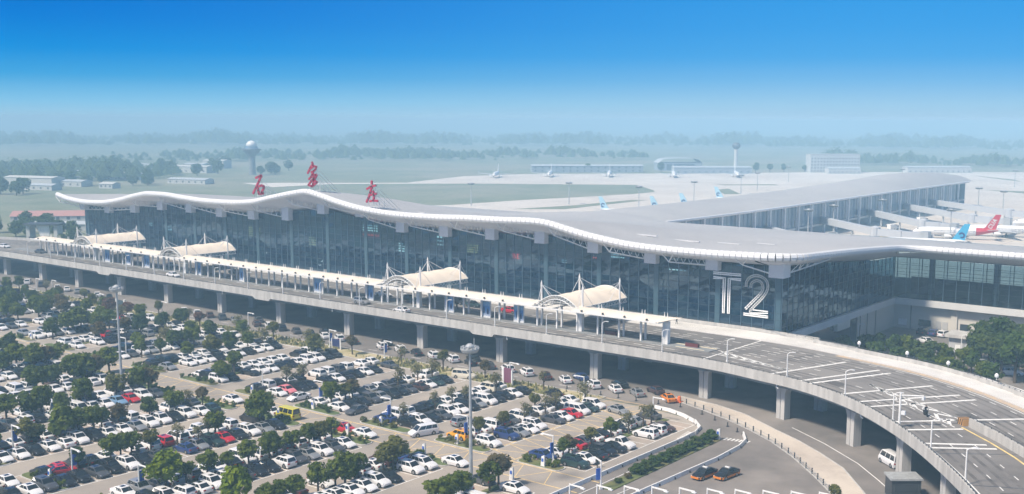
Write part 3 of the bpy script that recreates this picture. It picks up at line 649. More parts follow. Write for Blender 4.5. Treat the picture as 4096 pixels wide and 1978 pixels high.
# ---------------------------------------------------------------- boarding pier
PR = thing("boarding_pier", "long boarding pier with curved grey roof running out onto the apron", "pier")
ridge = cubic([343, 420, 500, 580, 650, 700], [2.3, 2.3, 2.8, 4.4, 6.2, 5.0]); edge = cubic([343, 420, 620, 706], [15.9, 15.6, 16.0, 15.9])
def pierz(x, y): return edge(y)+ridge(y)*max(0, 1-((x+238)/24)**2)
P = [[(lerp(-262, -214, j/24), y if y < 700 else y+(6 if j > 18 else 0), pierz(lerp(-262, -214, j/24), y)) for j in range(25)] for y in np.linspace(342.9, 703, 46)]
ob("roof", MB().grid(P), ROOFM, PR, smooth=True)
ev = MB()
for y0, y1 in zip(np.arange(343, 700, 7.0), np.arange(350, 707.1, 7.0)): ev.tube((-214, y0, edge(y0)-.25), (-214, y1, edge(y1)-.25), .55, n=8)
ob("eave_tube", ev, EAVE, PR)
ob("soffit", MB().grid([[(-214, y, edge(y)-.7), (-218, y, edge(y)-1.6)] for y in np.linspace(343, 704, 40)]), SOFF, PR)
PGL = mat("pier_glass", (.16, .24, .33), .18, spec=.8)
for y in np.arange(345, 700, 14.2):
    ob("column", MB().box(-215.6, y, 0, .9, .9, edge(y)-1), WHITE2, PR)
    if y < 685: ob("window", MB().quad((-217.2, y+.4, 4.6), (-217.2, y+13.8, 4.6), (-217.2, y+13.8, 14.3), (-217.2, y+.4, 14.3)), PGL, PR)
ml = MB()
for y in np.arange(345, 700, 3.55): ml.box(-217.1, y, 4.6, .1, .08, 9.8)
for z in (7, 9.4, 11.8): ml.box(-217.1, 522, z, .1, 355, .08)
ob("mullion", ml, MULL, PR)
ob("floor_band", MB().box(-217, 522, 3.9, 1.6, 356, .9), mat("band_white", (.62, .62, .60), .7), PR)
ob("wall", MB().box(-219, 522, 0, .5, 355, 3.9), mat("pier_wall", (.22, .25, .28), .8), PR)
ob("wall", MB().box(-238, 700, 0, 44, .5, 16.5), PGL, PR); ob("wall", MB().box(-260, 522, 0, .5, 355, 14.5), PGL, PR)
# ---------------------------------------------------------------- barrel canopies on the deck
def barrel(xc, lab):
    t = thing("entrance_canopy", lab, "canopy", (xc, 184.5, 8.0), 0, "arched cream canopies across the drop-off lanes")
    HW, LEN, ZE, ZC = 5.45, 18.5, 5.2, 7.5
    arch = lambda u: ZE+(ZC-ZE)*(1-(u/HW)**2)
    P = []
    for j in range(15):
        v = j/14; P.append([(u, v*LEN, arch(u)-.18*sin(pi*((v*4) % 1))) for u in np.linspace(-HW, HW, 17)])
    ob("membrane", MB().grid(P), MEMB, t, smooth=True)
    for y in (-.1, LEN+.1):
        fr = MB()
        us = np.linspace(-HW, HW, 15)
        for a, b in zip(us[:-1], us[1:]):
            fr.tube((a, y, arch(a)), (b, y, arch(b)), .10, n=5, cap=False); fr.tube((a*.93, y, arch(a)-.85), (b*.93, y, arch(b)-.85), .10, n=5, cap=False)
            m_ = (a+b)/2; fr.tube((a*.93, y, arch(a)-.85), (m_, y, arch(m_)), .05, n=4, cap=False); fr.tube((m_, y, arch(m_)), (b*.93, y, arch(b)-.85), .05, n=4, cap=False)
        fr.tube((-1.0, y, arch(-1)-.85), (-1.6, y, arch(-1)-2.4), .07, n=4); fr.tube((1.0, y, arch(1)-.85), (.6, y, arch(1)-2.5), .07, n=4)
        ob("arch_truss", fr, WHITE, t)
    for s in (-1, 1):
        e = MB(); e.tube((s*HW, 0, ZE), (s*HW, LEN, ZE), .10, n=5); e.tube((s*HW, 0, ZE-.95), (s*HW, LEN, ZE-.95), .10, n=5)
        for k in range(16):
            y0, y1 = k*LEN/16, (k+1)*LEN/16; e.tube((s*HW, y0, ZE-.95), (s*HW, (y0+y1)/2, ZE), .05, n=4, cap=False); e.tube((s*HW, (y0+y1)/2, ZE), (s*HW, y1, ZE-.95), .05, n=4, cap=False)
        ob("edge_truss", e, WHITE, t)
    for s in (-1, 1):
        for y in (1.5, 15.5):
            ma = MB().tube((s*(HW+.15), y, .1), (s*(HW+.15), y, 9.4), .24, .2, 8).tube((s*(HW+.15), y, 9.4), (s*(HW+.15), y, 10.1), .2, .05, 8)
            ob("mast", ma, WHITE, t)
            cb = MB(); top = (s*(HW+.15), y, 9.2)
            for q in ((s*2.2, y+2.6 if y < 8 else y-2.8, arch(2.2)), (s*3.4, y+1.2 if y < 8 else y-1.2, arch(3.4)), (s*2.4, y-1.2 if y < 8 else y+2.2, arch(2.4)), (s*(HW), y+4.0 if y < 8 else y-4, ZE), (s*HW, 0 if y < 8 else LEN, ZE)): cb.tube(top, q, .045, n=4, cap=False)
            ob("cable", cb, WHITE2, t)
    return t
BX = [-333.3, -285.2, -190.6, -142.3]
for x, w in zip(BX, ("farthest cream barrel canopy, nearest the far end of the terminal", "cream barrel canopy next after the farthest one", "cream barrel canopy with four masts, next beyond the nearest one", "nearest cream barrel canopy, left of the big T2 sign")): barrel(x, w)

# ---------------------------------------------------------------- long low canopy on the island
LC = thing("drop_off_canopy", "long low cream canopy on paired columns running along the middle of the elevated road", "canopy")
CX = [-115.7-5.45*k for k in range(46)]
def near_barrel(x): return any(abs(x-b) < 6.2 for b in BX)
XL = [x for x in CX if x > -363]
for a, b in zip(XL[:-1], XL[1:]):
    mid_ = (a+b)/2
    if near_barrel(mid_): continue
    P = []
    for i in range(7):
        x = lerp(a, b, i/6); sag = .22*sin(pi*i/6)
        P.append([(x, 186-3.1, 12.85), (x, 186-2.0, 13.15-sag*.6), (x, 186, 13.55-sag), (x, 188, 13.15-sag*.6), (x, 189.1, 12.85)])
    ob("roof_panel", MB().grid(P), MEMB, LC, smooth=True)
ob("edge_beam", MB().box(-239.5, 182.85, 12.62, 247, .28, .26).box(-239.5, 189.2, 12.62, 247, .28, .26), WHITE, LC)
P = [[(-115.7, 182.9, 12.85), (-115.7, 186, 13.5), (-115.7, 189.1, 12.85)], [(-112.9, 187.2, 13.5), (-112.7, 187.4, 13.52), (-112.9, 187.6, 13.5)]]
ob("roof_tip", MB().grid(P), MEMB, LC)
PC = MB().box(0, -.85, .1, .34, .34, 4.75).box(0, .85, .1, .34, .34, 4.75).box(0, 0, 4.6, .25, 5.6, .25).mesh("column_pair", [WHITE])
FN = MB().tube((-.35, 0, 5.35), (-.35, 0, 6.5), .12, .05, 6).tube((.35, 0, 5.35), (.35, 0, 6.5), .12, .05, 6).mesh("finial", [WHITE])
SPT = MB().box(0, -3.0, 4.95, .35, .35, .38).mesh("floodlight", [DKMETAL])
for k, x in enumerate(XL):
    ob("column_pair", PC, None, LC, (x, 186, 8.0))
    if not near_barrel(x): ob("finial", FN, None, LC, (x, 186, 8.0)); ob("floodlight", SPT, None, LC, (x-2.7, 186, 8.0))
ob("column", MB().box(-115.2, 185.6, 8.1, 1.0, 1.0, 4.6).box(-115.75, 185.0, 9.9, .35, .5, 1.1), WHITE, LC)
for b in BX: ob("column", MB().box(b+5.4, 185.7, 8.1, 1.0, .9, 4.8), WHITE, LC)

# ---------------------------------------------------------------- advertising panels on the island
def poster_mat():
    M = bpy.data.materials.new("poster_print"); M.use_nodes = True; nt = M.node_tree; b = nt.nodes["Principled BSDF"]; b.inputs['Roughness'].default_value = .35
    t = nt.nodes.new("ShaderNodeTexCoord"); s = nt.nodes.new("ShaderNodeSeparateXYZ"); nt.links.new(t.outputs['Object'], s.inputs[0])
    mr = nt.nodes.new("ShaderNodeMapRange"); mr.inputs['From Min'].default_value = .3; mr.inputs['From Max'].default_value = 3.6; nt.links.new(s.outputs['Z'], mr.inputs['Value'])
    n = nt.nodes.new("ShaderNodeTexNoise"); n.inputs['Scale'].default_value = 1.3; nt.links.new(t.outputs['Object'], n.inputs['Vector'])
    ad = nt.nodes.new("ShaderNodeMath"); ad.operation = 'MULTIPLY_ADD'; ad.inputs[1].default_value = .35; nt.links.new(n.outputs['Fac'], ad.inputs[0]); nt.links.new(mr.outputs[0], ad.inputs[2])
    r = nt.nodes.new("ShaderNodeValToRGB"); e = r.color_ramp.elements
    while len(e) < 5: e.new(.5)
    for k, (p, c) in enumerate(((.12, (.55, .58, .66)), (.36, (.42, .55, .75)), (.6, (.10, .30, .62)), (.85, (.05, .22, .55)), (1.0, (.22, .42, .68)))): e[k].position = p; e[k].color = (*c, 1)
    nt.links.new(ad.outputs[0], r.inputs[0]); nt.links.new(r.outputs[0], b.inputs['Base Color']); return M
PM = poster_mat(); PD = mat("poster_shapes", (.02, .05, .16), .4)
pb = thing("advertising_panel", "tall blue advertising panel", "billboard", (-154, 185.6, 8.15), 0, "blue advertising panels under the long canopy")
ob("frame", MB().box(0, 0, 0, 2.9, .35, .32).box(-1.38, 0, .32, .12, .3, 3.5).box(1.38, 0, .32, .12, .3, 3.5).box(0, 0, 3.7, 2.9, .3, .14), WHITE2, pb)
ob("poster", MB().box(0, 0, .34, 2.6, .16, 3.34), PM, pb)
ob("poster_print", MB().box(-.55, -.09, 1.0, .42, .02, 1.15).box(-.55, -.09, 2.15, .24, .02, .3).box(.6, -.09, .8, .55, .02, .95).box(.62, -.09, 1.75, .3, .02, .34), PD, pb)
for k, x in enumerate((-163.8, -175.2, -202.3, -221.7, -253.1, -273.6, -299.5, -309.6, -321.1)):
    dup(pb, (x, 185.6, 8.15), 0, "tall blue advertising panel, %s from the near end of the long canopy" % ORD[k+1])
pb['label'] = "tall blue advertising panel closest to the near end of the long canopy"

# ---------------------------------------------------------------- lamps
dl = thing("street_lamp", "white lamp", "street lamp", (0, 0, 0), 0, "white lamps along the deck parapet")
ob("pole", MB().tube((0, 0, 0), (0, 0, 4.3), .13, .09, 8).box(0, 0, 0, .34, .34, .5), WHITE, dl)
ob("arm", MB().tube((0, 0, 4.25), (.35, .1, 4.55), .07, n=6).tube((.35, .1, 4.55), (.8, .2, 4.68), .06, n=6), WHITE, dl)
ob("lamp_head", MB().box(1.05, .25, 4.62, .7, .22, .1), WHITE2, dl)
LP = [(-353.4+14.27*k, 176.9) for k in range(19)]+[(-82.4, 172.9), (-68.8, 166.3), (-57.0, 156.4), (-47.5, 145.4), (-39.5, 134.8)]
for k, (x, y) in enumerate(LP):
    lab = "white lamp on the deck parapet, %s from the far left end" % ORD[k]
    if k == 0: dl.location = (x, y, 8.3); dl['label'] = lab
    else: dup(dl, (x, y, 8.3), 0, lab)
cmx = thing("camera_mast", "white mast with a camera arm on the right-hand curve of the deck parapet", "mast", (-55.6, 155.3, 8.0))
ob("pole", MB().tube((0, 0, 0), (0, 0, 5.2), .2, .15, 8), WHITE, cmx); ob("arm", MB().tube((0, 0, 4.9), (2.9, 1.6, 4.9), .12, n=6), WHITE, cmx); ob("camera", MB().box(2.9, 1.6, 4.3, .35, .6, .5).box(.5, .2, 2.0, .6, .5, .55), WHITE2, cmx)

ll = thing("lot_lamp", "white angled lamp", "street lamp", (0, 0, 0), 0, "white angled lamps in the car park")
ob("pole", MB().tube((0, 0, 0), (0, 0, 4.3), .13, .10, 8).box(0, 0, 0, .4, .4, .45), WHITE, ll)
ob("arm", MB().box(1.15, 0, 4.12, 2.3, .16, .16), WHITE, ll); ob("lamp_head", MB().box(2.2, 0, 4.02, .6, .3, .12), WHITE2, ll)
LL = [(-102.2, 160.5, 0, "beside the white barrier bend"), (-101.5, 130.6, 180, "by the hedged island nearest the barrier"), (-121.1, 165.4, 180, "at the kerb facing the third viaduct column"), (-140.5, 166.4, 0, "at the kerb under the tall nearest mast"), (-88.1, 124.6, 150, "beside the clipped hedge"),
      (-138.1, 131.0, 180, "above the planted island with the dark blue car"), (-119.8, 130.9, 180, "by the yellow off-roader"), (-157.4, 132.1, 180, "by the island of the white saloon rank"), (-174.4, 131.5, 200, "by the island with the pink car"), (-173.8, 82.5, 0, "at the left edge of the car park"),
      (-154.4, 81.7, 0, "over the red car on the near-left island"), (-139.5, 83.4, 0, "by the large bright tree at the bottom"), (-223.9, 132.5, 180, "beside the far-left tall mast"), (-196.1, 167.1, 0, "with a blue banner on the straw-coloured verge"), (-176.6, 166.0, 0, "with a blue banner near the right end of the verge"), (-229.8, 169.6, 0, "on the verge by the row of white cars"), (-261.8, 165.9, 0, "on the verge left of centre"), (-287.4, 163.0, 0, "on the verge near the white gate frame"), (-322.3, 168.0, 0, "on the verge second from its left end"), (-329.5, 166.9, 0, "at the left end of the verge")]
BN = MB().box(0, 0, 1.5, .12, .75, 1.7).mesh("banner", [BLUE])
for k, (x, y, a, w) in enumerate(LL):
    lab = "white angled lamp "+w
    if k == 0: ll.location = (x, y, 0); ll.rotation_euler = (0, 0, radians(a)); ll['label'] = lab; o = ll
    else: o = dup(ll, (x, y, 0), radians(a), lab)
    if k in (1, 5, 6, 7, 10, 11, 13, 14, 4, 9): ob("banner", BN, None, o, (.0, .38, 0))
for k in range(10):
    t = k/9; dup(ll, (lerp(-82.3, -55.1, t), lerp(109.4, 126.3, t), 1.9), radians(-2), "white angled lamp in the row along the bottom edge, %s from its left end" % ORD[k], "white angled lamps along the bottom edge")
def high_mast(name, lab, loc, h, group, r=.30, hs=.66, hm_=None):
    t = thing(name, lab, "light mast", loc, 0, group); s = h/22.3*hs
    ob("pole", MB().tube((0, 0, 0), (0, 0, h*.5), r, r*.72, 10).tube((0, 0, h*.5), (0, 0, h-.9), r*.72, r*.45, 10), STEEL, t)
    ob("ring", MB().lathe([(1.7*s, h-1.5), (2.0*s, h-1.1), (2.0*s, h-.95), (.5*s, h-.9), (.4*s, h-1.5)], n=16), hm_ or STEEL, t)
    fl = MB()
    for k in range(12): a = k*pi/6; fl.box(1.75*s*cos(a), 1.75*s*sin(a), h-.95, .42*s, .36*s, .34*s, a)
    ob("floodlight", fl, STEEL, t); ob("hood", MB().lathe([(1.0*s, h-.75), (.9*s, h-.55), (.35*s, h-.3)], n=12), STEEL, t); ob("rod", MB().tube((1.2*s, 0, h-1), (1.2*s, 0, h+.6), .05, n=5), STEEL, t)
    return t
high_mast("light_mast", "tall grey light mast rising through the left part of the car park", (-190.4, 111.4, 0), 22.2, "tall masts in the car park")
hm = high_mast("light_mast", "tall grey light mast in the middle foreground with a ring of lamps", (-101.1, 111.1, 0), 22.4, "tall masts in the car park")
am = high_mast("apron_mast", "tall thin apron light mast", (-362, 548.8, 0), 14.5, "light masts on the apron", .35, 1.7, DKMETAL)
AM = [(-363.5, 615.9), (-417.4, 552.7), (-457.3, 505), (-381.2, 712.7), (-391, 757), (-423.5, 878), (-246.7, 489.3) and (-209, 455), (-210.5, 486), (-206.9, 538), (-199.9, 675.2), (-179.2, 652.8), (-159, 497.5), (-330, 900), (-250, 940)]
APL = ["apron mast left of the blue swirl tails", "apron mast beyond the two middle tail fins", "apron mast left of the taxiway tip", "apron mast on the grass left of the taxiway", "apron mast past the rightmost tail fin", "apron mast farther past the rightmost tail fin", "apron mast near the far hangars", "apron mast before the pier, nearest the roof notch", "apron mast before the pier, second from the notch", "apron mast before the pier, third from the notch", "apron mast at the far end of the pier", "tallest-looking apron mast on the right of the pier end", "apron mast by the red tail fin", "apron mast just over the pier roof", "apron mast over the far end of the pier roof"]
am['label'] = APL[0]
for (x, y), l in zip(AM, APL[1:]): dup(am, (x, y, 0), 0, l)

# ---------------------------------------------------------------- small things in the car park
sp_ = thing("sign_pillar", "white pillar sign", "pillar sign", (0, 0, 0), 0, "white tapered pillar signs at the row ends")
ob("pillar", MB().hexa([(-.38, -.16, 0), (.38, -.16, 0), (.38, .16, 0), (-.38, .16, 0), (-.2, -.12, 1.75), (.34, -.12, 2.0), (.34, .12, 2.0), (-.2, .12, 1.75)]), WHITE, sp_)
ob("plate", MB().box(.02, -.17, .95, .36, .04, .5), BLUE, sp_)
for k, (x, y, w) in enumerate(((-137.5, 128, "on the straw hedge island by the dark blue car"), (-119.6, 128, "in front of the yellow off-roader"), (-155.5, 128.1, "on the clipped hedge island left of centre"), (-120.1, 120.9, "beside the black saloon near the aisle corner"), (-101.1, 127.5, "on the green island by the blue lamp banner"), (-101.1, 120.0, "at the corner of the empty pale bays"), (-87, 157, "at the far end of the clipped hedge"), (-154.7, 78.4, "on the near-left island by the red car"), (-173.9, 128.6, "on the island left of the pink car"), (-258.9, 129.1, "on the far-left island"), (-156, 120.8, "behind the yellow minibus"), (-138.5, 121.3, "by the red and white pair at the aisle"))):
    if k == 0: sp_.location = (x, y, 0); sp_['label'] = "white pillar sign "+w
    else: dup(sp_, (x, y, 0), 0, "white pillar sign "+w)
gf = thing("gate_frame", "white gate frame with a dark panel on the verge at left", "gate", (-281, 165.5, 0))
ob("frame", MB().box(-2, 0, 0, .6, .5, 3).box(2, 0, 0, .6, .5, 3), WHITE, gf); ob("panel", MB().box(0, 0, .2, 3.2, .2, 2.4), mat("panel_dark", (.05, .08, .10), .5), gf)
fb = thing("fabric_panel", "dark blue notice board between white posts on the verge", "notice board", (-193.6, 166.9, 0))
ob("panel", MB().box(0, 0, .6, 2.6, .15, 1.7), mat("navy_panel", (.02, .03, .12), .5), fb); ob("post", MB().box(-1.45, 0, 0, .2, .2, 2.4).box(1.5, 0, 0, .3, .25, 2.5), WHITE, fb)
fb2 = thing("fabric_panel", "maroon and white notice board on the verge facing the queue of cars", "notice board", (-139.5, 164.5, 0))
ob("panel", MB().box(0, 0, .5, 1.8, .2, 3.0), mat("maroon_panel", (.20, .07, .12), .5), fb2); ob("post", MB().box(-1.2, 0, 0, .5, .3, 3.4).box(1.15, 0, 0, .3, .3, 3.2), WHITE, fb2)
# barriers
def barrier(lab, pts):
    t = thing("kerb_barrier", lab, "barrier"); pa = arc_path(pts, 2.0)
    me = MB().hexa([(-.97, -.22, .0), (.97, -.22, .0), (.97, .22, .0), (-.97, .22, .0), (-.97, -.1, .6), (.97, -.1, .6), (.97, .1, .6), (-.97, .1, .6)]).mesh("segment", [WHITE])
    ft = MB().box(0, 0, 0, .16, .6, .32).mesh("foot", [DARK])
    for k, (x, y, a) in enumerate(pa):
        ob("segment", me, None, t, (x, y, .0), a)
        if k % 2: ob("foot", ft, None, t, (x+1.0*cos(a), y+1.0*sin(a), 0), a)
    return t
barrier("white low barrier curving round the right end of the car park", [(-91.7, 100), (-91.7, 119), (-91.6, 135), (-91.4, 152.8), (-91.7, 157.5), (-92.6, 160.7), (-95, 163.3), (-99, 165.8), (-103, 167.3), (-107, 167.7)])
barrier("white low barrier between the clipped hedge and the two taxis", [(-82.9, 112), (-82.5, 126.1), (-81.9, 139.3), (-81.5, 147), (-81.8, 154.8), (-82.7, 158.7), (-84.8, 161.9)])
fc = thing("guard_fence", "low dark rail fence along the curved pavement edge", "fence")
fp = arc_path(WALK_O, 2.6); pm = MB().box(0, 0, 0, .16, .16, 1.0).mesh("post", [DKMETAL])
for (x, y, a) in fp: ob("post", pm, None, fc, (x, y, .05), a)
fr = MB()
for (a, b) in zip(fp[:-1], fp[1:]):
    for z in (.4, .85): fr.tube((a[0], a[1], z), (b[0], b[1], z), .035, n=4, cap=False)
ob("rail", fr, STEEL, fc)
bl = thing("bollard", "dark bollard", "bollard", (0, 0, 0), 0, "dark bollards on the road by the pavement")
ob("post", MB().tube((0, 0, 0), (0, 0, .8), .12, .1, 8), DKMETAL, bl); ob("base", MB().box(0, 0, 0, .4, .4, .1), DARK, bl)
for k, (x, y) in enumerate([(-112, 169.8), (-116, 169.6), (-120, 169.4), (-124, 169.2), (-128, 169.1), (-107.5, 170.6), (-103, 171.2), (-97.2, 169.2), (-93.4, 167.2), (-89.6, 165), (-86.6, 163)]):
    lab = "dark bollard on the road by the curved pavement, %s from the right" % ORD[k]
    if k == 0: bl.location = (x, y, 0); bl['label'] = lab
    else: dup(bl, (x, y, 0), 0, lab)
oc_ = thing("barrel", "orange safety barrel on the road beside the last waiting car", "safety barrel", (-105.1, 174.2, 0))
ob("body", MB().lathe([(.42, 0), (.4, .5), (.3, 1.1), (.1, 1.2)], n=10), mat("safety_orange", (.75, .16, .03), .6), oc_); ob("base", MB().box(0, 0, 0, 1.2, 1.2, .12), mat("safety_orange", (.75, .16, .03), .6), oc_)
wb = thing("water_barrier", "orange plastic barrier lying next to the safety barrel", "barrier", (-106.4, 173.9, 0)); ob("body", MB().hexa([(-.7, -.3, 0), (.7, -.3, 0), (.7, .3, 0), (-.7, .3, 0), (-.6, -.1, .8), (.6, -.1, .8), (.6, .1, .8), (-.6, .1, .8)]), mat("safety_orange", (.75, .16, .03), .6), wb); ob("foot", MB().box(-.5, 0, 0, .3, .7, .1).box(.5, 0, 0, .3, .7, .1), DARK, wb)
for x, y, l in ((-109.6, 186.3, "dark red planter box on the kerb at the near end of the island"), (-129.6, 186.6, "dark red planter box under the long canopy")):
    pbx = thing("planter_box", l, "planter", (x, y, 8.15)); ob("box", MB().box(0, 0, 0, 2.9, .7, .75), mat("planter_red", (.13, .025, .025), .8), pbx); ob("soil", MB().box(0, 0, .75, 2.6, .5, .05), DARK, pbx)
kk = thing("kiosk", "dark kiosk with a pale flat roof under the right-hand deck", "kiosk", (-52.2, 148.6, 0), radians(38))
ob("wall", MB().box(0, 0, 0, 4.2, 3.0, 2.8), mat("kiosk_dark", (.04, .045, .05), .5), kk); ob("roof", MB().box(0, 0, 2.8, 4.6, 3.4, .25), STEEL, kk); ob("window", MB().box(0, -1.52, 1.1, 3.2, .06, 1.1), mat("window_dark", (.03, .04, .05), .15, spec=.8), kk)
gh = thing("guardhouse", "small grey guardhouse with an overhanging flat roof in the yard", "guardhouse", (-77.2, 254.4, 0))
ob("wall", MB().box(0, 0, 0, 4.6, 4.6, 3.6), mat("guardhouse_grey", (.45, .46, .47), .8, var=.06, scale=.5), gh); ob("roof", MB().box(0, 0, 3.6, 6.2, 6.4, .7), CONC, gh); ob("door", MB().box(-.2, -2.32, 0, 1.2, .08, 1.9), WHITE, gh)
dl2 = dup(dl, (-76.3, 251.2, 0), 0, "white lamp in the yard beside the guardhouse", "white lamps in the yard"); dup(dl, (-100.4, 249.3, 0), 0, "white lamp in the yard against the beige wall", "white lamps in the yard")
ln = thing("deck_lantern", "small white lantern", "lantern", (0, 0, 0), 0, "small white lanterns on the inner deck rail")
ob("post", MB().tube((0, 0, 0), (0, 0, .5), .06, n=5), WHITE, ln); ob("globe", MB().lathe([(.12, .4), (.34, .6), (.36, .9), (.15, 1.2)], n=10), WHITE, ln)
for k, (x, y) in enumerate(((-81.6, 203.3), (-70.7, 199.9), (-61.7, 196.1), (-51.8, 191.3))):
    lab = "small white lantern on the inner deck rail, %s from the terminal corner" % ORD[k]
    if k == 0: ln.location = (x, y, 8.9); ln['label'] = lab
    else: dup(ln, (x, y, 8.9), 0, lab)

# ---------------------------------------------------------------- car park islands, hedges and markings
ISL = []
def island(name, x0, x1, y0, y1):
    pts = []
    for cx, cy, a0 in ((x1-1, y1-1, 0), (x0+1, y1-1, 90), (x0+1, y0+1, 180), (x1-1, y0+1, 270)):
        for k in range(4): a = radians(a0+30*k); pts.append((cx+cos(a), cy+sin(a)))
    ob("kerb", MB().prism(pts, -.02, .13), CONC, kind='structure'); cx, cy = (x0+x1)/2, (y0+y1)/2
    ob("grass", MB().prism([(cx+(x-cx)*(1-.4/(x1-x0)), cy+(y-cy)*(1-.4/(y1-y0))) for x, y in pts], .1, .2), GRASS, kind='structure')
PITCH_X = 18.05
for k in range(0, 14):
    xf = -94.8-PITCH_X*k
    if k == 0: island("island", xf-11.6, xf-3, 127.0, 129.6)
    else: island("island", xf-11.8, xf, 127.3, 129.7); 
    if k > 0: island("island", xf-11.8, xf-.3, 118.2, 120.8)
    if k in (2, 3, 4): island("island", xf-11.8, xf, 76.6, 79.3)
    for y0, y1 in ((129.9, 162.3), (55, 117.8)):
        ob("verge", MB().box(xf-5.75, (y0+y1)/2, -.01, 1.3, y1-y0, .13), GRASS if y0 < 100 or k in (0, 5, 6, 8, 10) else DRY, kind='structure')
sb = MB()
for k in range(0, 14):
    xf = -94.8-PITCH_X*k
    for y0, n in ((129.8, 14), (117.6, 26)):
        s = 1 if y0 > 120 else -1
        for j in range(n):
            y = y0+s*2.5*j
            sb.box(xf-2.5, y, .004, 5.0, .12, .008); sb.box(xf-9.0, y, .004, 5.0, .12, .008)
        sb.box(xf+.05, y0+s*2.5*(n-1)/2, .004, .14, 2.5*(n-1), .008); sb.box(xf-11.6, y0+s*2.5*(n-1)/2, .004, .14, 2.5*(n-1), .008)
ob("bay_lines", sb, LINE, kind='structure')
bp = MB()
for k in range(0, 14):
    xf = -94.8-PITCH_X*k
    for y0, y1 in ((129.8, 162.3), (55, 117.6)):
        for c in (-2.6, -9.0): bp.poly([(xf+c-2.5, y0, .002), (xf+c+2.5, y0, .002), (xf+c+2.5, y1, .002), (xf+c-2.5, y1, .002)])
ob("bay_paving", bp, LOT, kind='structure')
# yellow hatched aisle
YM = mat("faded_yellow_paint", (.66, .49, .24), .85, var=.2, scale=.7)
ya = MB(); ya.box(-215, 121.3, .006, 250, .22, .01); ya.box(-215, 126.9, .006, 250, .22, .01)
for j in range(44):
    x = -96-j*5.6
    for a, b in (((x, 121.3), (x-2.8, 126.9)), ((x-2.8, 126.9), (x-5.6, 121.3))):
        ya.box((a[0]+b[0])/2, (a[1]+b[1])/2, .009, hypot(a[0]-b[0], a[1]-b[1]), .15, .008, atan2(b[1]-a[1], b[0]-a[0]))
for j in range(9):              # hatched cross aisle between the first two ranks
    y = 128+j*3.8
    for a, b in (((-107, y), (-113.1, y+1.9)), ((-113.1, y+1.9), (-107, y+3.8))): ya.box((a[0]+b[0])/2, (a[1]+b[1])/2, .009, hypot(a[0]-b[0], a[1]-b[1]), .15, .008, atan2(b[1]-a[1], b[0]-a[0]))
ya.box(-113.2, 145, .008, .22, 36, .01); ya.box(-107, 145, .008, .22, 36, .01)
for s in (-1, 1):
    for j in range(9):
        a, b = (-121+j*4.6-(4.6 if s < 0 else 0)*0, 168.9), (0, 0)
ob("hatching", ya, YM, kind='structure')
yv = MB()
for j in range(5):
    a = (-118+3.2*j, 163); b = (-115.6+3.2*j, 168.2); yv.box((a[0]+b[0])/2, (a[1]+b[1])/2, .01, hypot(a[0]-b[0], a[1]-b[1]), .16, .008, atan2(b[1]-a[1], b[0]-a[0]))
yv.box(-112, 163, .008, 14, .18, .01); yv.box(-112, 168.3, .008, 14, .18, .01); ob("hatching", yv, YM, kind='structure')
# painted lines on the road at right
rl = MB(); strip_box(rl, [(-80.3, 171.3), (-71.7, 165.7), (-63.2, 159), (-57.4, 153), (-53.6, 148.7), (-47, 139)], .16, .0, .012)
for pts in ([(-89.4, 120), (-89.4, 157)], [(-85.6, 110), (-84.9, 128)], [(-79.5, 118), (-73, 131)], [(-70.5, 122), (-66.2, 131), (-64.5, 138)]): strip_box(rl, pts, .13, .0, .012)
for k in range(16): rl.box(-340+k*14, 171.2, .0, 3, .13, .012)
ob("lane_marking", rl, LINE, kind='structure')
ca = MB()
for k in range(7): ca.box(-92.7+.1*k, 157.8-.72*k, .0, 1.6, .3, .02)
for k in range(7): ca.box(-86.2+.65*k, 158.2+.1*k, .0, .34, 1.3, .02)
ob("rumble_marking", ca, LINE, kind='structure')
# ---------------------------------------------------------------- cars
CGL = mat("car_glass", (.015, .02, .025), .06, spec=.9)
TYRE = mat("tyre", (.015, .015, .016), .9); RIM = mat("wheel_rim", (.40, .41, .42), .35, .7)
HLAMP = mat("headlamp", (.55, .58, .6), .1, spec=.9); TLAMP = mat("tail_lamp", (.35, .015, .01), .25); TRIM = mat("car_trim", (.02, .02, .022), .6)
PAINT = {}
for nm, c, me_ in (("white", (.76, .76, .77), 0), ("black", (.012, .013, .015), 0), ("gray", (.10, .105, .115), .3), ("silver", (.42, .43, .44), .5), ("red", (.50, .012, .025), 0), ("brown", (.085, .045, .038), .2), ("blue", (.03, .06, .20), .2),
                   ("sky", (.22, .38, .58), .2), ("green", (.03, .065, .062), .3), ("yellow", (.80, .36, .012), 0), ("lime", (.62, .56, .05), 0), ("pink", (.74, .22, .26), 0), ("cream", (.66, .62, .52), 0), ("taxi", (.70, .22, .02), 0), ("maroon", (.20, .02, .035), .1)):
    PAINT[nm] = mat("paint_"+nm, c, .28, me_, coat=.4)
WORD = dict(gray="dark grey", sky="light blue", lime="yellow-green", taxi="orange", yellow="orange-yellow", white="white", black="black", silver="silver", red="red", brown="brown", blue="blue", green="dark green", pink="pink", cream="cream", maroon="maroon")
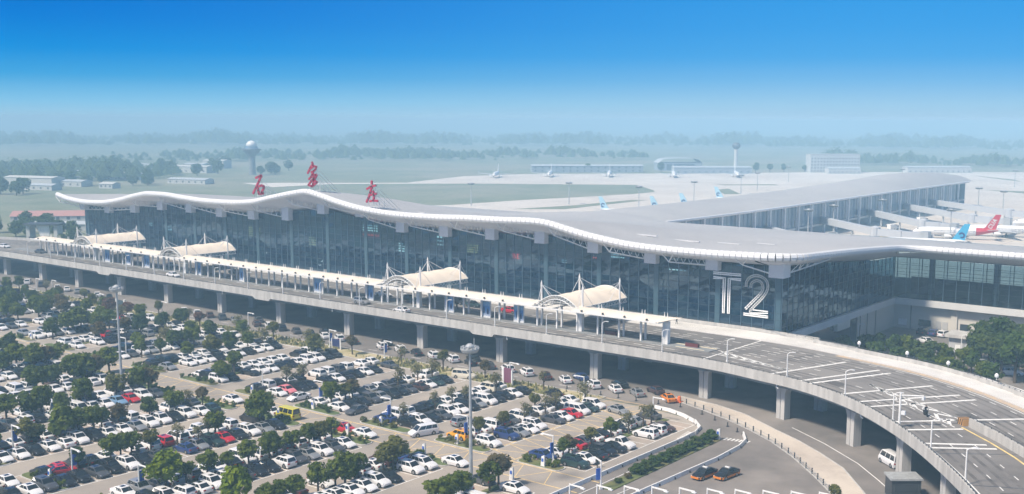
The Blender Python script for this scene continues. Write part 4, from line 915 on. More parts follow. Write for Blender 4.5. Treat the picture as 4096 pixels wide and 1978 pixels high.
SPEC = {  # L, W, hood z, belt z, roof z, xs: rear base, rear roof, front roof, front base, trunk z, nose, wheel r, axle half
 'saloon': (4.72, 1.82, .86, .92, 1.46, -1.78, -.95, .38, 1.12, 1.0, .62, .33, 1.36),
 'suv': (4.62, 1.88, 1.02, 1.06, 1.70, -2.22, -1.92, .30, 1.02, 1.06, .76, .37, 1.36),
 'van': (5.1, 1.92, 1.08, 1.10, 1.86, -2.48, -2.30, .82, 1.62, 1.1, .8, .35, 1.5),
 'pickup': (5.3, 1.88, 1.08, 1.10, 1.80, -.75, -.6, .52, 1.18, .98, .82, .39, 1.6),
 'minibus': (5.0, 1.95, 1.15, 1.10, 2.15, -2.45, -2.38, 1.45, 2.05, 1.1, .9, .35, 1.5)}
def car_parts(kind):
    L_, W_, zh, zb, zr, xrb, xrt, xft, xfb, zt, zn, wr, ax = SPEC[kind]; h = W_/2; b = MB()
    xs = [-L_/2, -L_/2+.12, -L_/2+.45, xrb, (xrb+xfb)/2, xfb, L_/2-.75, L_/2-.22, L_/2]
    tops = [zt-.18, zt-.04, zt, zb, zb, zb-.01, zh-.03, zn+.02, zn-.12]; ws = [.80, .93, .98, 1, 1, 1, .985, .90, .76]; lo = [.42, .26, .2, .2, .2, .2, .2, .25, .40]
    if kind == 'pickup': tops[1] = tops[2] = zt; tops[0] = zt-.02
    ring = []
    for x, zt_, w, l in zip(xs, tops, ws, lo):
        y = h*w; zm = min(zt_-.12, .62); ring.append([(x, -y*.93, l), (x, -y, zm), (x, -y*.97, zt_-.06), (x, -y*.84, zt_), (x, 0, zt_+.035), (x, y*.84, zt_), (x, y*.97, zt_-.06), (x, y, zm), (x, y*.93, l), (x, -y*.93, l)])
    b.grid(ring); b.poly([p for p in ring[0][:-1]][::-1]); b.poly(ring[-1][:-1])
    # cabin: painted shell
    hb, ht = h*.93, h*.76
    B = [(xrb, -hb, zb-.05), (xfb, -hb, zb-.05), (xfb, hb, zb-.05), (xrb, hb, zb-.05)]; T = [(xrt, -ht, zr-.05), (xft, -ht, zr-.05), (xft, ht, zr-.05), (xrt, ht, zr-.05)]
    b.hexa(B+T); T2 = [(xrt+.12, -ht*.88, zr), (xft-.12, -ht*.88, zr), (xft-.12, ht*.88, zr), (xrt+.12, ht*.88, zr)]; b.hexa(T+T2)
    if kind == 'pickup':
        b.quad((xrb-.1, -h*.78, zt-.33), (xrb-.1, h*.78, zt-.33), (-L_/2+.15, h*.78, zt-.33), (-L_/2+.15, -h*.78, zt-.33))
    def panel(p, q, r, s, i0=.06, i1=.94, j0=.1, j1=.94, out=.012):
        P = [Vector(p), Vector(q), Vector(r), Vector(s)]; n = (P[1]-P[0]).cross(P[3]-P[0]).normalized()*out
        f = lambda i, j: tuple((P[0].lerp(P[1], i)).lerp(P[3].lerp(P[2], i), j)+n); return [f(i0, j0), f(i1, j0), f(i1, j1), f(i0, j1)]
    ws_ = MB().poly(panel(B[1], B[2], T[2], T[1], .05, .95, .04, .96)); rw = MB().poly(panel(B[3], B[0], T[0], T[3], .07, .93, .12, .95))
    sl = MB(); sr = MB()
    cuts = [(.10, .50), (.54, .93)] if kind in ('saloon', 'pickup') else [(.05, .30), (.33, .62), (.65, .95)]
    for c0, c1 in cuts: sl.poly(panel(B[0], B[1], T[1], T[0], c0, c1, .2, .93)); sr.poly(panel(B[2], B[3], T[3], T[2], 1-c1, 1-c0, .2, .93))
    sun = MB().poly([(xft-.25, -ht*.5, zr+.008), (xft-.25, ht*.5, zr+.008), (xft-1.0, ht*.5, zr+.008), (xft-1.0, -ht*.5, zr+.008)])
    hl = []; tl = []
    for s in (-1, 1):
        hl.append(MB().hexa([(L_/2-.5, s*h*.62-.2, zn-.12), (L_/2-.08, s*h*.62-.2, zn-.14), (L_/2-.16, s*h*.62+.2, zn-.14), (L_/2-.5, s*h*.62+.2, zn-.12), (L_/2-.5, s*h*.62-.2, zn+.03), (L_/2-.13, s*h*.62-.2, zn+.0), (L_/2-.21, s*h*.62+.2, zn+.0), (L_/2-.5, s*h*.62+.2, zn+.03)]))
        tl.append(MB().box(-L_/2+.1, s*h*.72, zt-.32, .24, .34, .2))
    grill = MB().box(L_/2-.06, 0, zn-.38, .1, .9, .24)
    wheels = []
    for sx in (-1, 1):
        for sy in (-1, 1):
            w = MB(); x = sx*ax; y = sy*(h-.1)
            w.tube((x, y-.11, wr), (x, y+.11, wr), wr, wr, 12, 0); w.tube((x, y+sy*.10, wr), (x, y+sy*.125, wr), wr*.62, wr*.58, 10, 1); w.tube((x, sy*(h-.35), wr+.03), (x, sy*(h-.005), wr+.03), wr*1.16, n=12, mi=2); wheels.append(w)
    arch = MB()
    for sx in (-1, 1):
        for sy in (-1, 1): arch.tube((sx*ax, sy*(h-.35), wr+.03), (sx*ax, sy*(h-.005), wr+.03), wr*1.16, n=12)
    return b, ws_, rw, sl, sr, sun, hl, tl, grill, wheels, arch
CAR = {}; CAR1 = {}
for kind in SPEC:
    b, ws_, rw, sl, sr, sun, hl, tl, gr, wh, ar = car_parts(kind)
    t = thing("car", "car", "car", (0, 0, -200)); t['proto'] = 1
    o = ob("body", b, PAINT['white'], t); o['painted'] = 1
    ob("windscreen", ws_, CGL, t); ob("rear_window", rw, CGL, t); ob("side_window", sl, CGL, t); ob("side_window", sr, CGL, t)
    if kind in ('saloon', 'suv'): ob("sunroof", sun, CGL, t)
    for q in hl: ob("headlight", q, HLAMP, t)
    for q in tl: ob("tail_light", q, TLAMP, t)
    ob("grille", gr, TRIM, t)
    for q in wh: ob("wheel", q, [TYRE, RIM, TRIM], t)
    CAR[kind] = t
    one = MB()                                       # the same car as one mesh, for cars too far off to show their parts
    for mb_, mi in [(b, 0), (ar, 3), (ws_, 1), (rw, 1), (sl, 1), (sr, 1)]+[(q, 2) for q in hl]+[(q, 3) for q in wh]:
        n = len(one.v); one.v += mb_.v; one.f += [tuple(n+i for i in f) for f in mb_.f]; one.mi += [mi]*len(mb_.f)
    CAR1[kind] = one
CAR1M = {k: m_.mesh("car", [PAINT['white'], CGL, HLAMP, TYRE]) for k, m_ in CAR1.items()}
NCAR = 0
def put_car(kind, paint, x, y, z, ang, label, group, parts=True, cat="car", name=None):
    global NCAR
    NCAR += 1
    nm = name or {'saloon': "parked_car", 'suv': "parked_car", 'van': "parked_van", 'pickup': "pickup_truck", 'minibus': "minibus"}[kind]
    if parts:
        r = dup(CAR[kind], (x, y, z), ang, label, group, paint=PAINT[paint]); r.name = nm; r['category'] = cat
        if 'proto' in r: del r['proto']
    else:
        r = bpy.data.objects.new(nm, CAR1M[kind]); COL.objects.link(r); r.location = (x, y, z); r.rotation_euler = (0, 0, ang)
        r.material_slots[0].link = 'OBJECT'; r.material_slots[0].material = PAINT[paint]; tag(r, label, cat, group)
    return r
def project(x, y, z):
    v = Vector((x, y, z-HCAM)); d = v.dot(fw); return (2317.56+4379.08*v.dot(r2)/d, 1132.42-4379.08*v.dot(u2)/d, d)
SEEN = [(-192.0, 97.6, 'red'), (-191.1, 127.0, 'black suv'), (-187.9, 104.6, 'white'), (-187.1, 114.4, 'white suv'), (-187.0, 106.8, 'white'), (-186.4, 108.8, 'blue'), (-186.3, 116.6, 'gray'), (-186.3, 111.4, 'red'), (-171.7, 121.2, 'white'), (-171.3, 95.0, 'black suv'), (-170.5, 156.1, 'green'), (-170.4, 153.6, 'white'), (-170.3, 151.1, 'black'), (-170.1, 136.3, 'black suv'), (-169.9, 145.9, 'white'), (-169.8, 99.5, 'white'), (-169.8, 107.3, 'white suv'), (-169.4, 130.8, 'white'), (-169.3, 148.2, 'black'), (-169.2, 133.2, 'pink'), (-169.0, 138.9, 'black'), (-169.0, 92.0, 'white suv'), (-168.9, 96.9, 'white'), (-168.6, 103.8, 'white suv'), (-168.6, 111.9, 'white suv'), (-168.3, 108.9, 'black'), (-168.3, 114.0, 'white'), (-168.3, 88.7, 'white'), (-168.3, 84.2, 'black'), (-168.3, 101.5, 'silver'), (-168.1, 116.1, 'green'), (-168.1, 86.2, 'white'), (-168.0, 81.5, 'white'), (-157.7, 131.0, 'white'), (-156.2, 81.1, 'red'), (-152.6, 143.8, 'black van'), (-152.5, 149.4, 'gray'), (-152.3, 138.8, 'gray suv'), (-152.0, 153.9, 'white'), (-152.0, 104.3, 'green suv'), (-151.7, 133.7, 'black'), (-151.7, 151.3, 'brown'), (-151.6, 112.3, 'white'), (-151.6, 136.2, 'black'), (-151.6, 94.2, 'gray'), (-151.6, 156.0, 'green'), (-151.5, 130.9, 'white'), (-151.4, 140.6, 'silver'), (-151.3, 91.6, 'black suv'), (-151.3, 89.2, 'white suv'), (-151.3, 98.8, 'blue'), (-151.2, 106.5, 'red'), (-151.2, 146.1, 'black'), (-151.1, 113.9, 'silver'), (-151.0, 111.5, 'white suv'), (-151.0, 158.2, 'black'), (-150.9, 101.3, 'silver'), (-150.7, 86.7, 'black suv'), (-150.6, 113.4, 'silver'), (-150.6, 109.0, 'black'), (-150.0, 81.4, 'black'), (-149.9, 84.0, 'gray'), (-141.1, 131.3, 'blue'), (-140.8, 153.5, 'white'), (-140.4, 148.5, 'white suv'), (-140.4, 145.5, 'white'), (-139.8, 138.9, 'black'), (-139.8, 81.5, 'white'), (-139.7, 136.1, 'white suv'), (-139.7, 141.9, 'black'), (-139.6, 116.2, 'white'), (-139.6, 96.5, 'white'), (-139.3, 121.4, 'red'), (-135.2, 121.3, 'white'), (-134.6, 151.0, 'white van'), (-134.4, 146.1, 'black van'), (-134.3, 136.6, 'black'), (-134.3, 133.9, 'white suv'), (-134.2, 160.9, 'black'), (-134.2, 138.5, 'gray'), (-134.2, 92.0, 'white suv'), (-134.1, 141.0, 'white suv'), (-134.1, 131.4, 'black suv'), (-134.0, 87.0, 'white suv'), (-134.0, 155.6, 'black'), (-133.9, 153.6, 'black'), (-133.9, 104.3, 'white suv'), (-133.7, 106.5, 'gray suv'), (-133.5, 89.2, 'white'), (-133.5, 111.4, 'white suv'), (-133.4, 101.6, 'black'), (-133.4, 96.7, 'gray'), (-133.3, 143.0, 'white'), (-133.3, 109.0, 'silver'), (-133.1, 148.1, 'silver'), (-133.0, 115.8, 'white'), (-132.9, 99.0, 'black'), (-132.8, 99.0, 'black'), (-123.2, 131.3, 'yellow suv'), (-123.1, 161.0, 'white'), (-122.5, 156.3, 'black'), (-122.4, 146.8, 'white van'), (-122.2, 153.6, 'white'), (-122.0, 144.3, 'gray'), (-121.1, 150.6, 'white'), (-117.9, 120.8, 'black'), (-116.3, 114.4, 'white suv'), (-116.2, 156.3, 'white van'), (-116.0, 143.6, 'white suv'), (-115.9, 150.4, 'white'), (-115.9, 138.6, 'silver'), (-115.9, 98.9, 'white'), (-115.9, 131.0, 'white suv'), (-115.8, 101.3, 'white'), (-115.7, 153.3, 'red'), (-115.6, 116.6, 'white suv'), (-115.6, 106.6, 'white suv'), (-115.6, 161.2, 'white suv'), (-115.4, 148.1, 'gray'), (-115.3, 140.3, 'white'), (-115.3, 103.8, 'white'), (-115.1, 137.5, 'silver'), (-115.0, 108.9, 'black'), (-114.9, 158.2, 'green'), (-113.3, 120.8, 'white'), (-109.9, 160.7, 'silver'), (-105.0, 160.2, 'gray'), (-104.2, 129.9, 'blue'), (-104.0, 140.5, 'gray'), (-103.7, 154.8, 'silver'), (-103.6, 123.5, 'white suv'), (-103.1, 145.1, 'black'), (-102.8, 143.4, 'white'), (-102.6, 132.6, 'white'), (-102.6, 137.7, 'red'), (-102.5, 147.7, 'white'), (-98.5, 139.0, 'black suv'), (-98.2, 153.5, 'white suv'), (-98.0, 155.8, 'brown'), (-97.8, 150.5, 'white suv'), (-97.5, 136.1, 'black'), (-97.5, 130.9, 'green suv'), (-97.4, 142.9, 'white pickup'), (-97.3, 133.5, 'white'), (-97.3, 115.8, 'white'), (-96.9, 140.6, 'black')]
TREES = [(-312.0, 149.0, 2.8, 'd'), (-304.9, 159.7, 2.4, 'd'), (-302.6, 146.8, 3.0, 'd'), (-302.5, 151.6, 2.4, 'd'), (-289.1, 152.8, 2.6, 'br'), (-288.5, 137.8, 3.2, 'g'), (-287.0, 147.7, 2.9, 'olive'), (-285.9, 160.0, 2.0, 'olive'), (-285.4, 144.6, 3.5, 'g'), (-284.6, 138.8, 2.5, 'g'), (-275.8, 158.9, 2.6, 'rust'), (-267.2, 159.0, 2.5, 'rust'), (-260.0, 142.1, 3.3, 'g'), (-259.7, 138.6, 3.3, 'g'), (-257.9, 145.8, 1.8, 'g'), (-257.5, 144.1, 2.4, 'g'), (-257.4, 148.1, 2.4, 'g'), (-255.7, 132.6, 2.9, 'd'), (-230.6, 111.5, 2.6, 'g'), (-229.5, 116.6, 2.1, 'br'), (-228.6, 113.1, 2.8, 'g'), (-226.1, 117.8, 2.1, 'g'), (-222.5, 143.3, 2.4, 'd'), (-221.7, 145.6, 1.9, 'd'), (-221.3, 161.5, 2.2, 'g'), (-221.1, 147.8, 1.9, 'g'), (-220.3, 134.0, 2.1, 'g'), (-219.1, 138.1, 1.8, 'd'), (-212.4, 121.7, 3.0, 'g'), (-210.3, 104.6, 2.9, 'd'), (-210.0, 112.1, 2.9, 'g'), (-209.8, 107.3, 2.6, 'd'), (-207.7, 113.8, 3.1, 'g'), (-206.1, 116.3, 2.4, 'br'), (-193.1, 136.8, 2.4, 'g'), (-192.0, 94.2, 2.6, 'd'), (-191.7, 103.5, 2.9, 'g'), (-191.6, 114.6, 2.5, 'g'), (-190.4, 89.8, 2.4, 'g'), (-189.7, 117.1, 2.3, 'br'), (-188.6, 95.9, 2.6, 'g'), (-187.3, 97.9, 1.9, 'g'), (-186.9, 131.3, 2.5, 'g'), (-173.5, 140.5, 2.0, 'thin'), (-173.0, 90.1, 3.0, 'g'), (-172.9, 84.5, 2.2, 'olive'), (-172.8, 136.2, 2.0, 'thin'), (-172.7, 95.4, 2.2, 'g'), (-172.6, 92.9, 2.2, 'g'), (-172.2, 100.2, 1.8, 'br'), (-172.2, 116.6, 1.3, 'br'), (-171.8, 110.9, 2.1, 'g'), (-171.5, 97.2, 1.8, 'g'), (-171.1, 113.4, 1.5, 'thin'), (-170.9, 105.8, 1.8, 'd'), (-170.8, 86.1, 1.6, 'd'), (-157.5, 154.3, 1.8, 'thin'), (-157.0, 158.4, 2.3, 'thin'), (-155.6, 88.0, 2.0, 'g'), (-155.2, 105.5, 1.2, 'thin'), (-155.1, 135.2, 1.9, 'olive'), (-154.9, 115.4, 2.8, 'g'), (-154.6, 89.5, 1.7, 'g'), (-154.4, 99.6, 1.5, 'thin'), (-154.1, 116.1, 2.8, 'g'), (-154.1, 131.7, 2.5, 'g'), (-154.1, 137.0, 1.9, 'br'), (-153.8, 91.6, 2.0, 'g'), (-153.5, 94.8, 1.5, 'olive'), (-152.4, 82.8, 1.6, 'd'), (-152.4, 106.8, 2.1, 'g'), (-151.2, 101.2, 1.1, 'thin'), (-138.6, 96.1, 1.4, 'g'), (-138.4, 108.0, 1.6, 'g'), (-137.9, 92.6, 1.9, 'g'), (-137.8, 85.6, 3.2, 'bright'), (-137.8, 103.9, 2.0, 'g'), (-137.7, 111.6, 1.8, 'g'), (-137.3, 99.9, 1.9, 'g'), (-137.1, 113.7, 1.8, 'olive'), (-137.0, 103.8, 2.0, 'g'), (-136.8, 116.4, 1.8, 'g'), (-136.5, 89.1, 1.5, 'g'), (-135.3, 105.1, 1.4, 'g'), (-122.2, 87.0, 3.0, 'bright'), (-122.0, 151.5, 1.4, 'olive'), (-121.7, 162.2, 2.1, 'thin'), (-120.8, 101.2, 1.8, 'g'), (-119.9, 89.4, 1.7, 'g'), (-119.3, 103.0, 2.5, 'g'), (-119.2, 98.1, 1.8, 'g'), (-118.9, 94.1, 1.7, 'g'), (-118.9, 138.7, 1.1, 'olive'), (-118.5, 138.2, 1.3, 'thin'), (-118.4, 105.6, 1.8, 'g'), (-118.3, 91.7, 1.4, 'g'), (-118.3, 132.3, 1.5, 'olive'), (-118.1, 112.6, 2.5, 'olive'), (-117.9, 110.7, 1.5, 'olive'), (-103.2, 103.8, 2.3, 'g'), (-102.3, 106.3, 1.9, 'g'), (-101.9, 108.9, 2.0, 'g'), (-101.9, 131.6, 1.4, 'g'), (-101.6, 145.2, 1.8, 'g'), (-101.5, 114.1, 1.9, 'g'), (-101.4, 116.7, 2.1, 'br'), (-101.4, 133.5, 1.6, 'br'), (-100.8, 139.4, 1.4, 'olive')]
used = {}
def slot_of(x, y):
    best = None
    for k in range(14):
        for rw_, off in ((0, 0), (1, -6.3)):
            xc = -97.4-PITCH_X*k+off
            if abs(xc-x) < 1.7: best = (k, rw_)
    if best is None: return None
    if y > 129.5: return (best[0], best[1], 'far', int(round((y-131)/2.5)))
    if y < 118: return (best[0], best[1], 'near', int(round((116.3-y)/2.5)))
    return None
loose = []
for x, y, d in SEEN:
    s = slot_of(x, y)
    if s is None: loose.append((x, y, d)); continue
    used[s] = d
RC = random.Random(5)
def rand_car():
    p = RC.choices(["white", "black", "gray", "silver", "brown", "blue", "red", "green", "cream"], [50, 24, 10, 8, 2, 2, .8, 2, 1.2])[0]
    return p+" "+RC.choices(["saloon", "suv", "van"], [62, 32, 6])[0]
known_max = {}
cand = []
for k in range(14):
    for rw_ in (0, 1):
        for blk, n in (('far', 13), ('near', 24)):
            for i in range(n):
                s = (k, rw_, blk, i); x = -97.4-PITCH_X*k-6.3*rw_; y = 131+2.5*i if blk == 'far' else 116.3-2.5*i
                px, py, d = project(x, y, .8)
                if px < -90 or px > 4200 or py > 2050: continue
                c = used.get(s)
                if c is None:
                    if rw_ == 0 and k in (0, 1, 2, 3, 4) and blk == 'far': p_ = .6 if k else .0
                    elif rw_ == 0 and 1 <= k <= 4: p_ = .75
                    elif k == 0 and blk == 'near': p_ = .25
                    elif k == 0: p_ = .55
                    else: p_ = .9
                    if RC.random() > p_: continue
                    c = rand_car()
                col, *ty = c.split(); ty = ty[0] if ty else "saloon"
                if ty in ("car",): ty = "saloon"
                cand.append((d, s, x, y, col, ty))
cand.sort()
NPART, NIND = 150, 262
pos = {}
def label_row(cands):
    cnt = {}
    lab = {}
    for d, s, x, y, col, ty in sorted(cands, key=lambda c: (c[1][0], c[1][1], c[1][2], c[1][3])):
        key = (s[0], s[1], s[2], col, ty); cnt[key] = cnt.get(key, 0)+1; lab[s] = cnt[key]
    return lab
lab = label_row(cand)
TYW = {'saloon': 'saloon', 'suv': 'off-roader', 'van': 'people carrier', 'pickup': 'pickup', 'minibus': 'minibus'}
far_rest = MB(); RM = [PAINT['white'], PAINT['black'], PAINT['gray'], PAINT['silver'], PAINT['red'], CGL, TYRE]
for n, (d, s, x, y, col, ty) in enumerate(cand):
    if col == 'blue' and s[0] == 5: col = 'sky'
    jx, jy = RC.uniform(-.25, .25), RC.uniform(-.12, .12); ang = RC.uniform(-.03, .03)+(0 if (s[1] == 0) != (RC.random() < .14) else pi)
    if n < NIND:
        w = "%s %s %s from the hatched aisle, %s parking row from the hedge, %s side" % (ORD[lab[s]-1], WORD[col], TYW[ty], ORD[2*s[0]+s[1]], "terminal" if s[2] == 'far' else "near")
        put_car(ty, col, x+jx, y+jy, 0, ang, w, "cars parked in the car park", n < NPART)
    else:
        o1 = CAR1[ty]; mi0 = {'white': 0, 'black': 1, 'gray': 2, 'silver': 3, 'red': 4}.get(col, 1); c, s_ = cos(ang), sin(ang); k0 = len(far_rest.v)
        far_rest.v += [(x+jx+px*c-py*s_, y+jy+px*s_+py*c, pz) for px, py, pz in o1.v]; far_rest.f += [tuple(k0+i for i in f) for f in o1.f]; far_rest.mi += [{0: mi0, 1: 5, 2: 3, 3: 6}[q] for q in o1.mi]
if far_rest.v: ob("parked_cars", far_rest, RM, kind='stuff', label="distant mass of cars parked at the far left of the car park", cat="cars")
# cars standing in the aisles and by the islands
for x, y, col, ty, a, l in ((-156.2, 77.8+3.3, 'red', 'saloon', 1.2, "red saloon on the near-left island edge under the blue banner"), (-117.9, 120.4-2.6, 'black', 'saloon', 0, "black saloon beside the pillar sign at the aisle corner"),
        (-112.6, 120.2, 'white', 'saloon', 0, "white saloon turning out at the hatched aisle corner by the tall mast"), (-135.2, 122.2, 'white', 'saloon', 0, "white saloon in the hatched aisle next to the red car"), (-140.2, 122.2, 'red', 'saloon', 0, "red saloon in the hatched aisle beside the white one"),
        (-171.7, 122.6, 'white', 'saloon', 0, "white saloon driving along the hatched aisle on the left"), (-191.1, 127.2+4, 'black', 'suv', .1, "black off-roader at the end of a row by the planted island"), (-154.5, 121.6, 'lime', 'minibus', pi, "yellow-green minibus with a pale roof beside the hatched aisle"), (-159.2, 121.3, 'white', 'saloon', pi, "white saloon behind the yellow-green minibus"),
        (-147.5, 131.5, 'gray', 'saloon', -1.5, "dark grey saloon crossing the aisle right of the white saloon rank"), (-128.0, 128.8, 'white', 'van', -1.9, "white people carrier driving down the aisle left of the yellow off-roader"), (-126.8, 137.6, 'silver', 'suv', 1.4, "silver off-roader driving up the aisle behind the tall mast"),
        (-109.9, 160.7, 'silver', 'saloon', -.2, "silver saloon turning by the far corner of the cross aisle"), (-126.5, 163.0, 'black', 'saloon', 2.8, "black saloon turning at the kerb end of an aisle"), (-150.5, 163.6, 'cream', 'van', .3, "cream people carrier at the kerb below the red-brown tree"), (-163.3, 131.2, 'white', 'saloon', -1.6, "white saloon coming out of the aisle left of the white rank")):
    put_car(ty, col, x, y, 0, a, l, "cars moving in the car park")
# queue on the arrivals road
QX = [(-351.3, 'white', 'saloon'), (-348.0, 'white', 'suv'), (-339.8, 'gray', 'van'), (-330.1, 'white', 'saloon'), (-324.5, 'white', 'saloon'), (-318.4, 'silver', 'saloon'), (-313.0, 'gray', 'saloon'), (-307.3, 'white', 'saloon'), (-300.9, 'black', 'saloon'), (-263.6, 'white', 'saloon'), (-257.6, 'white', 'saloon'), (-251.8, 'brown', 'saloon'), (-246.5, 'gray', 'suv'), (-241.1, 'silver', 'saloon'), (-231.9, 'brown', 'saloon'),
      (-226.9, 'white', 'suv'), (-221.9, 'black', 'suv'), (-216.2, 'gray', 'saloon'), (-211.0, 'black', 'saloon'), (-205.6, 'white', 'saloon'), (-200.4, 'white', 'suv'), (-195.4, 'gray', 'saloon'), (-185.6, 'white', 'suv'), (-179.6, 'white', 'suv'), (-174.4, 'black', 'saloon'), (-169.1, 'white', 'suv'), (-163.2, 'white', 'suv'), (-157.9, 'black', 'saloon'), (-152.6, 'gray', 'saloon'), (-147.4, 'white', 'suv'), (-142.2, 'white', 'suv'), (-137.1, 'brown', 'saloon'), (-132.0, 'white', 'saloon'), (-124.8, 'white', 'suv'), (-119.6, 'white', 'saloon'), (-114.4, 'silver', 'saloon'), (-107.3, 'taxi', 'saloon')]
for k, (x, c, ty) in enumerate(QX):
    put_car(ty, c, x, 173.7, 0, pi-(.5 if -340 < x < -140 else .62), "%s %s in the queue below the deck, %s from the right end" % (WORD[c], TYW[ty], ORD[len(QX)-1-k]), "cars queueing on the arrivals road", x > -205)
for k, (x, c, ty) in enumerate(((-130.8, 'blue', 'saloon'), (-121, 'black', 'saloon'), (-112.5, 'brown', 'saloon'), (-188, 'black', 'saloon'), (-210, 'black', 'saloon'), (-236, 'gray', 'saloon'), (-160.5, 'black', 'saloon'))):
    put_car(ty, c, x, 177.4, 0, pi-.45, "%s %s in the shaded lane under the deck edge, %s from the right" % (WORD[c], TYW[ty], ORD[[2, 1, 0, 4, 5, 6, 3][k]]), "cars in the shade under the deck", False)
put_car('minibus', 'white', -58.9, 161.6, 0, radians(142), "white minivan parked in the shade under the right-hand deck", "vans under the deck")
# cars on the deck
for x, y, c, ty, a, l in ((-277.0, 179.6, 'white', 'saloon', 0, "white saloon on the deck's outer lane near the second canopy"), (-295.6, 191.6, 'silver', 'saloon', 0, "silver saloon on the deck's inner lane by the second canopy"), (-384.3, 184.4, 'white', 'saloon', .2, "white saloon at the far left end of the deck"), (-359.5, 184.3, 'gray', 'saloon', .1, "dark grey saloon on the far left of the deck"), (-200.5, 181.4, 'silver', 'suv', 0, "silver off-roader on the deck's outer lane near the middle"),
        (-184.1, 178.7, 'white', 'saloon', pi, "white saloon on the deck beside the parapet near the third canopy"), (-204.9, 192.7, 'white', 'saloon', 0, "white saloon on the inner lane seen between canopy columns"), (-195.0, 192.0, 'black', 'saloon', 0, "black saloon on the inner lane beneath the third canopy"), (-176.4, 195, 'green', 'saloon', 0, "dark green saloon at the terminal kerb between advertising panels"), (-163.8, 194.2, 'red', 'saloon', 0, "red saloon at the terminal kerb right of the third canopy"), (-181.8, 195.8, 'black', 'suv', 0, "black off-roader at the terminal kerb by the third canopy"), (-268, 194, 'black', 'saloon', 0, "black saloon at the terminal kerb left of the middle")):
    put_car(ty, c, x, y, 8.0, a, l, "cars on the elevated road", x > -210)
# taxis and yard cars
for x, y, a, l in ((-79.0, 138.6, radians(-97), "black and orange taxi closer to the white barrier"), (-76.3, 140.6, radians(-97), "black and orange taxi farther from the white barrier")):
    r = put_car('saloon', 'black', x, y, 0, a, l, "taxis waiting on the open road", cat="taxi", name="taxi")
    L_, W_ = 4.74, 1.835
    ob("lower_body", MB().hexa([(-2.2, -.915, .25), (2.12, -.905, .25), (2.12, .905, .25), (-2.2, .915, .25), (-2.2, -.93, .6), (2.12, -.915, .58), (2.12, .915, .58), (-2.2, .93, .6)]).box(2.24, 0, .3, .3, 1.4, .28).box(-2.3, 0, .3, .26, 1.45, .3), PAINT['taxi'], r)
    ob("roof_sign", MB().box(-.2, 0, 1.46, .3, .8, .14), WHITE, r)
for x, y, c, ty, a, l in ((-91.3, 269.4, 'black', 'van', 1.5, "black people carrier parked against the beige yard wall"), (-88.7, 269.6, 'blue', 'suv', 1.5, "blue-grey off-roader between two cars at the yard wall"), (-86.2, 269.7, 'white', 'suv', 1.4, "white off-roader parked at the yard wall"), (-87.5, 259.3, 'white', 'saloon', 2.6, "white saloon behind the green trees in the yard"), (-67.4, 240.8, 'white', 'van', .3, "white van half hidden by the yard trees"), (-64.5, 245, 'black', 'suv', .3, "black off-roader in the shade of the dark yard trees"), (-61.2, 236.4, 'white', 'van', .35, "white people carrier at the right edge of the yard")):
    put_car(ty, c, x, y, 0, a, l, "cars in the terminal yard")
for k in list(CAR): 
    for ch in list(CAR[k].children): bpy.data.objects.remove(ch)
    bpy.data.objects.remove(CAR[k])

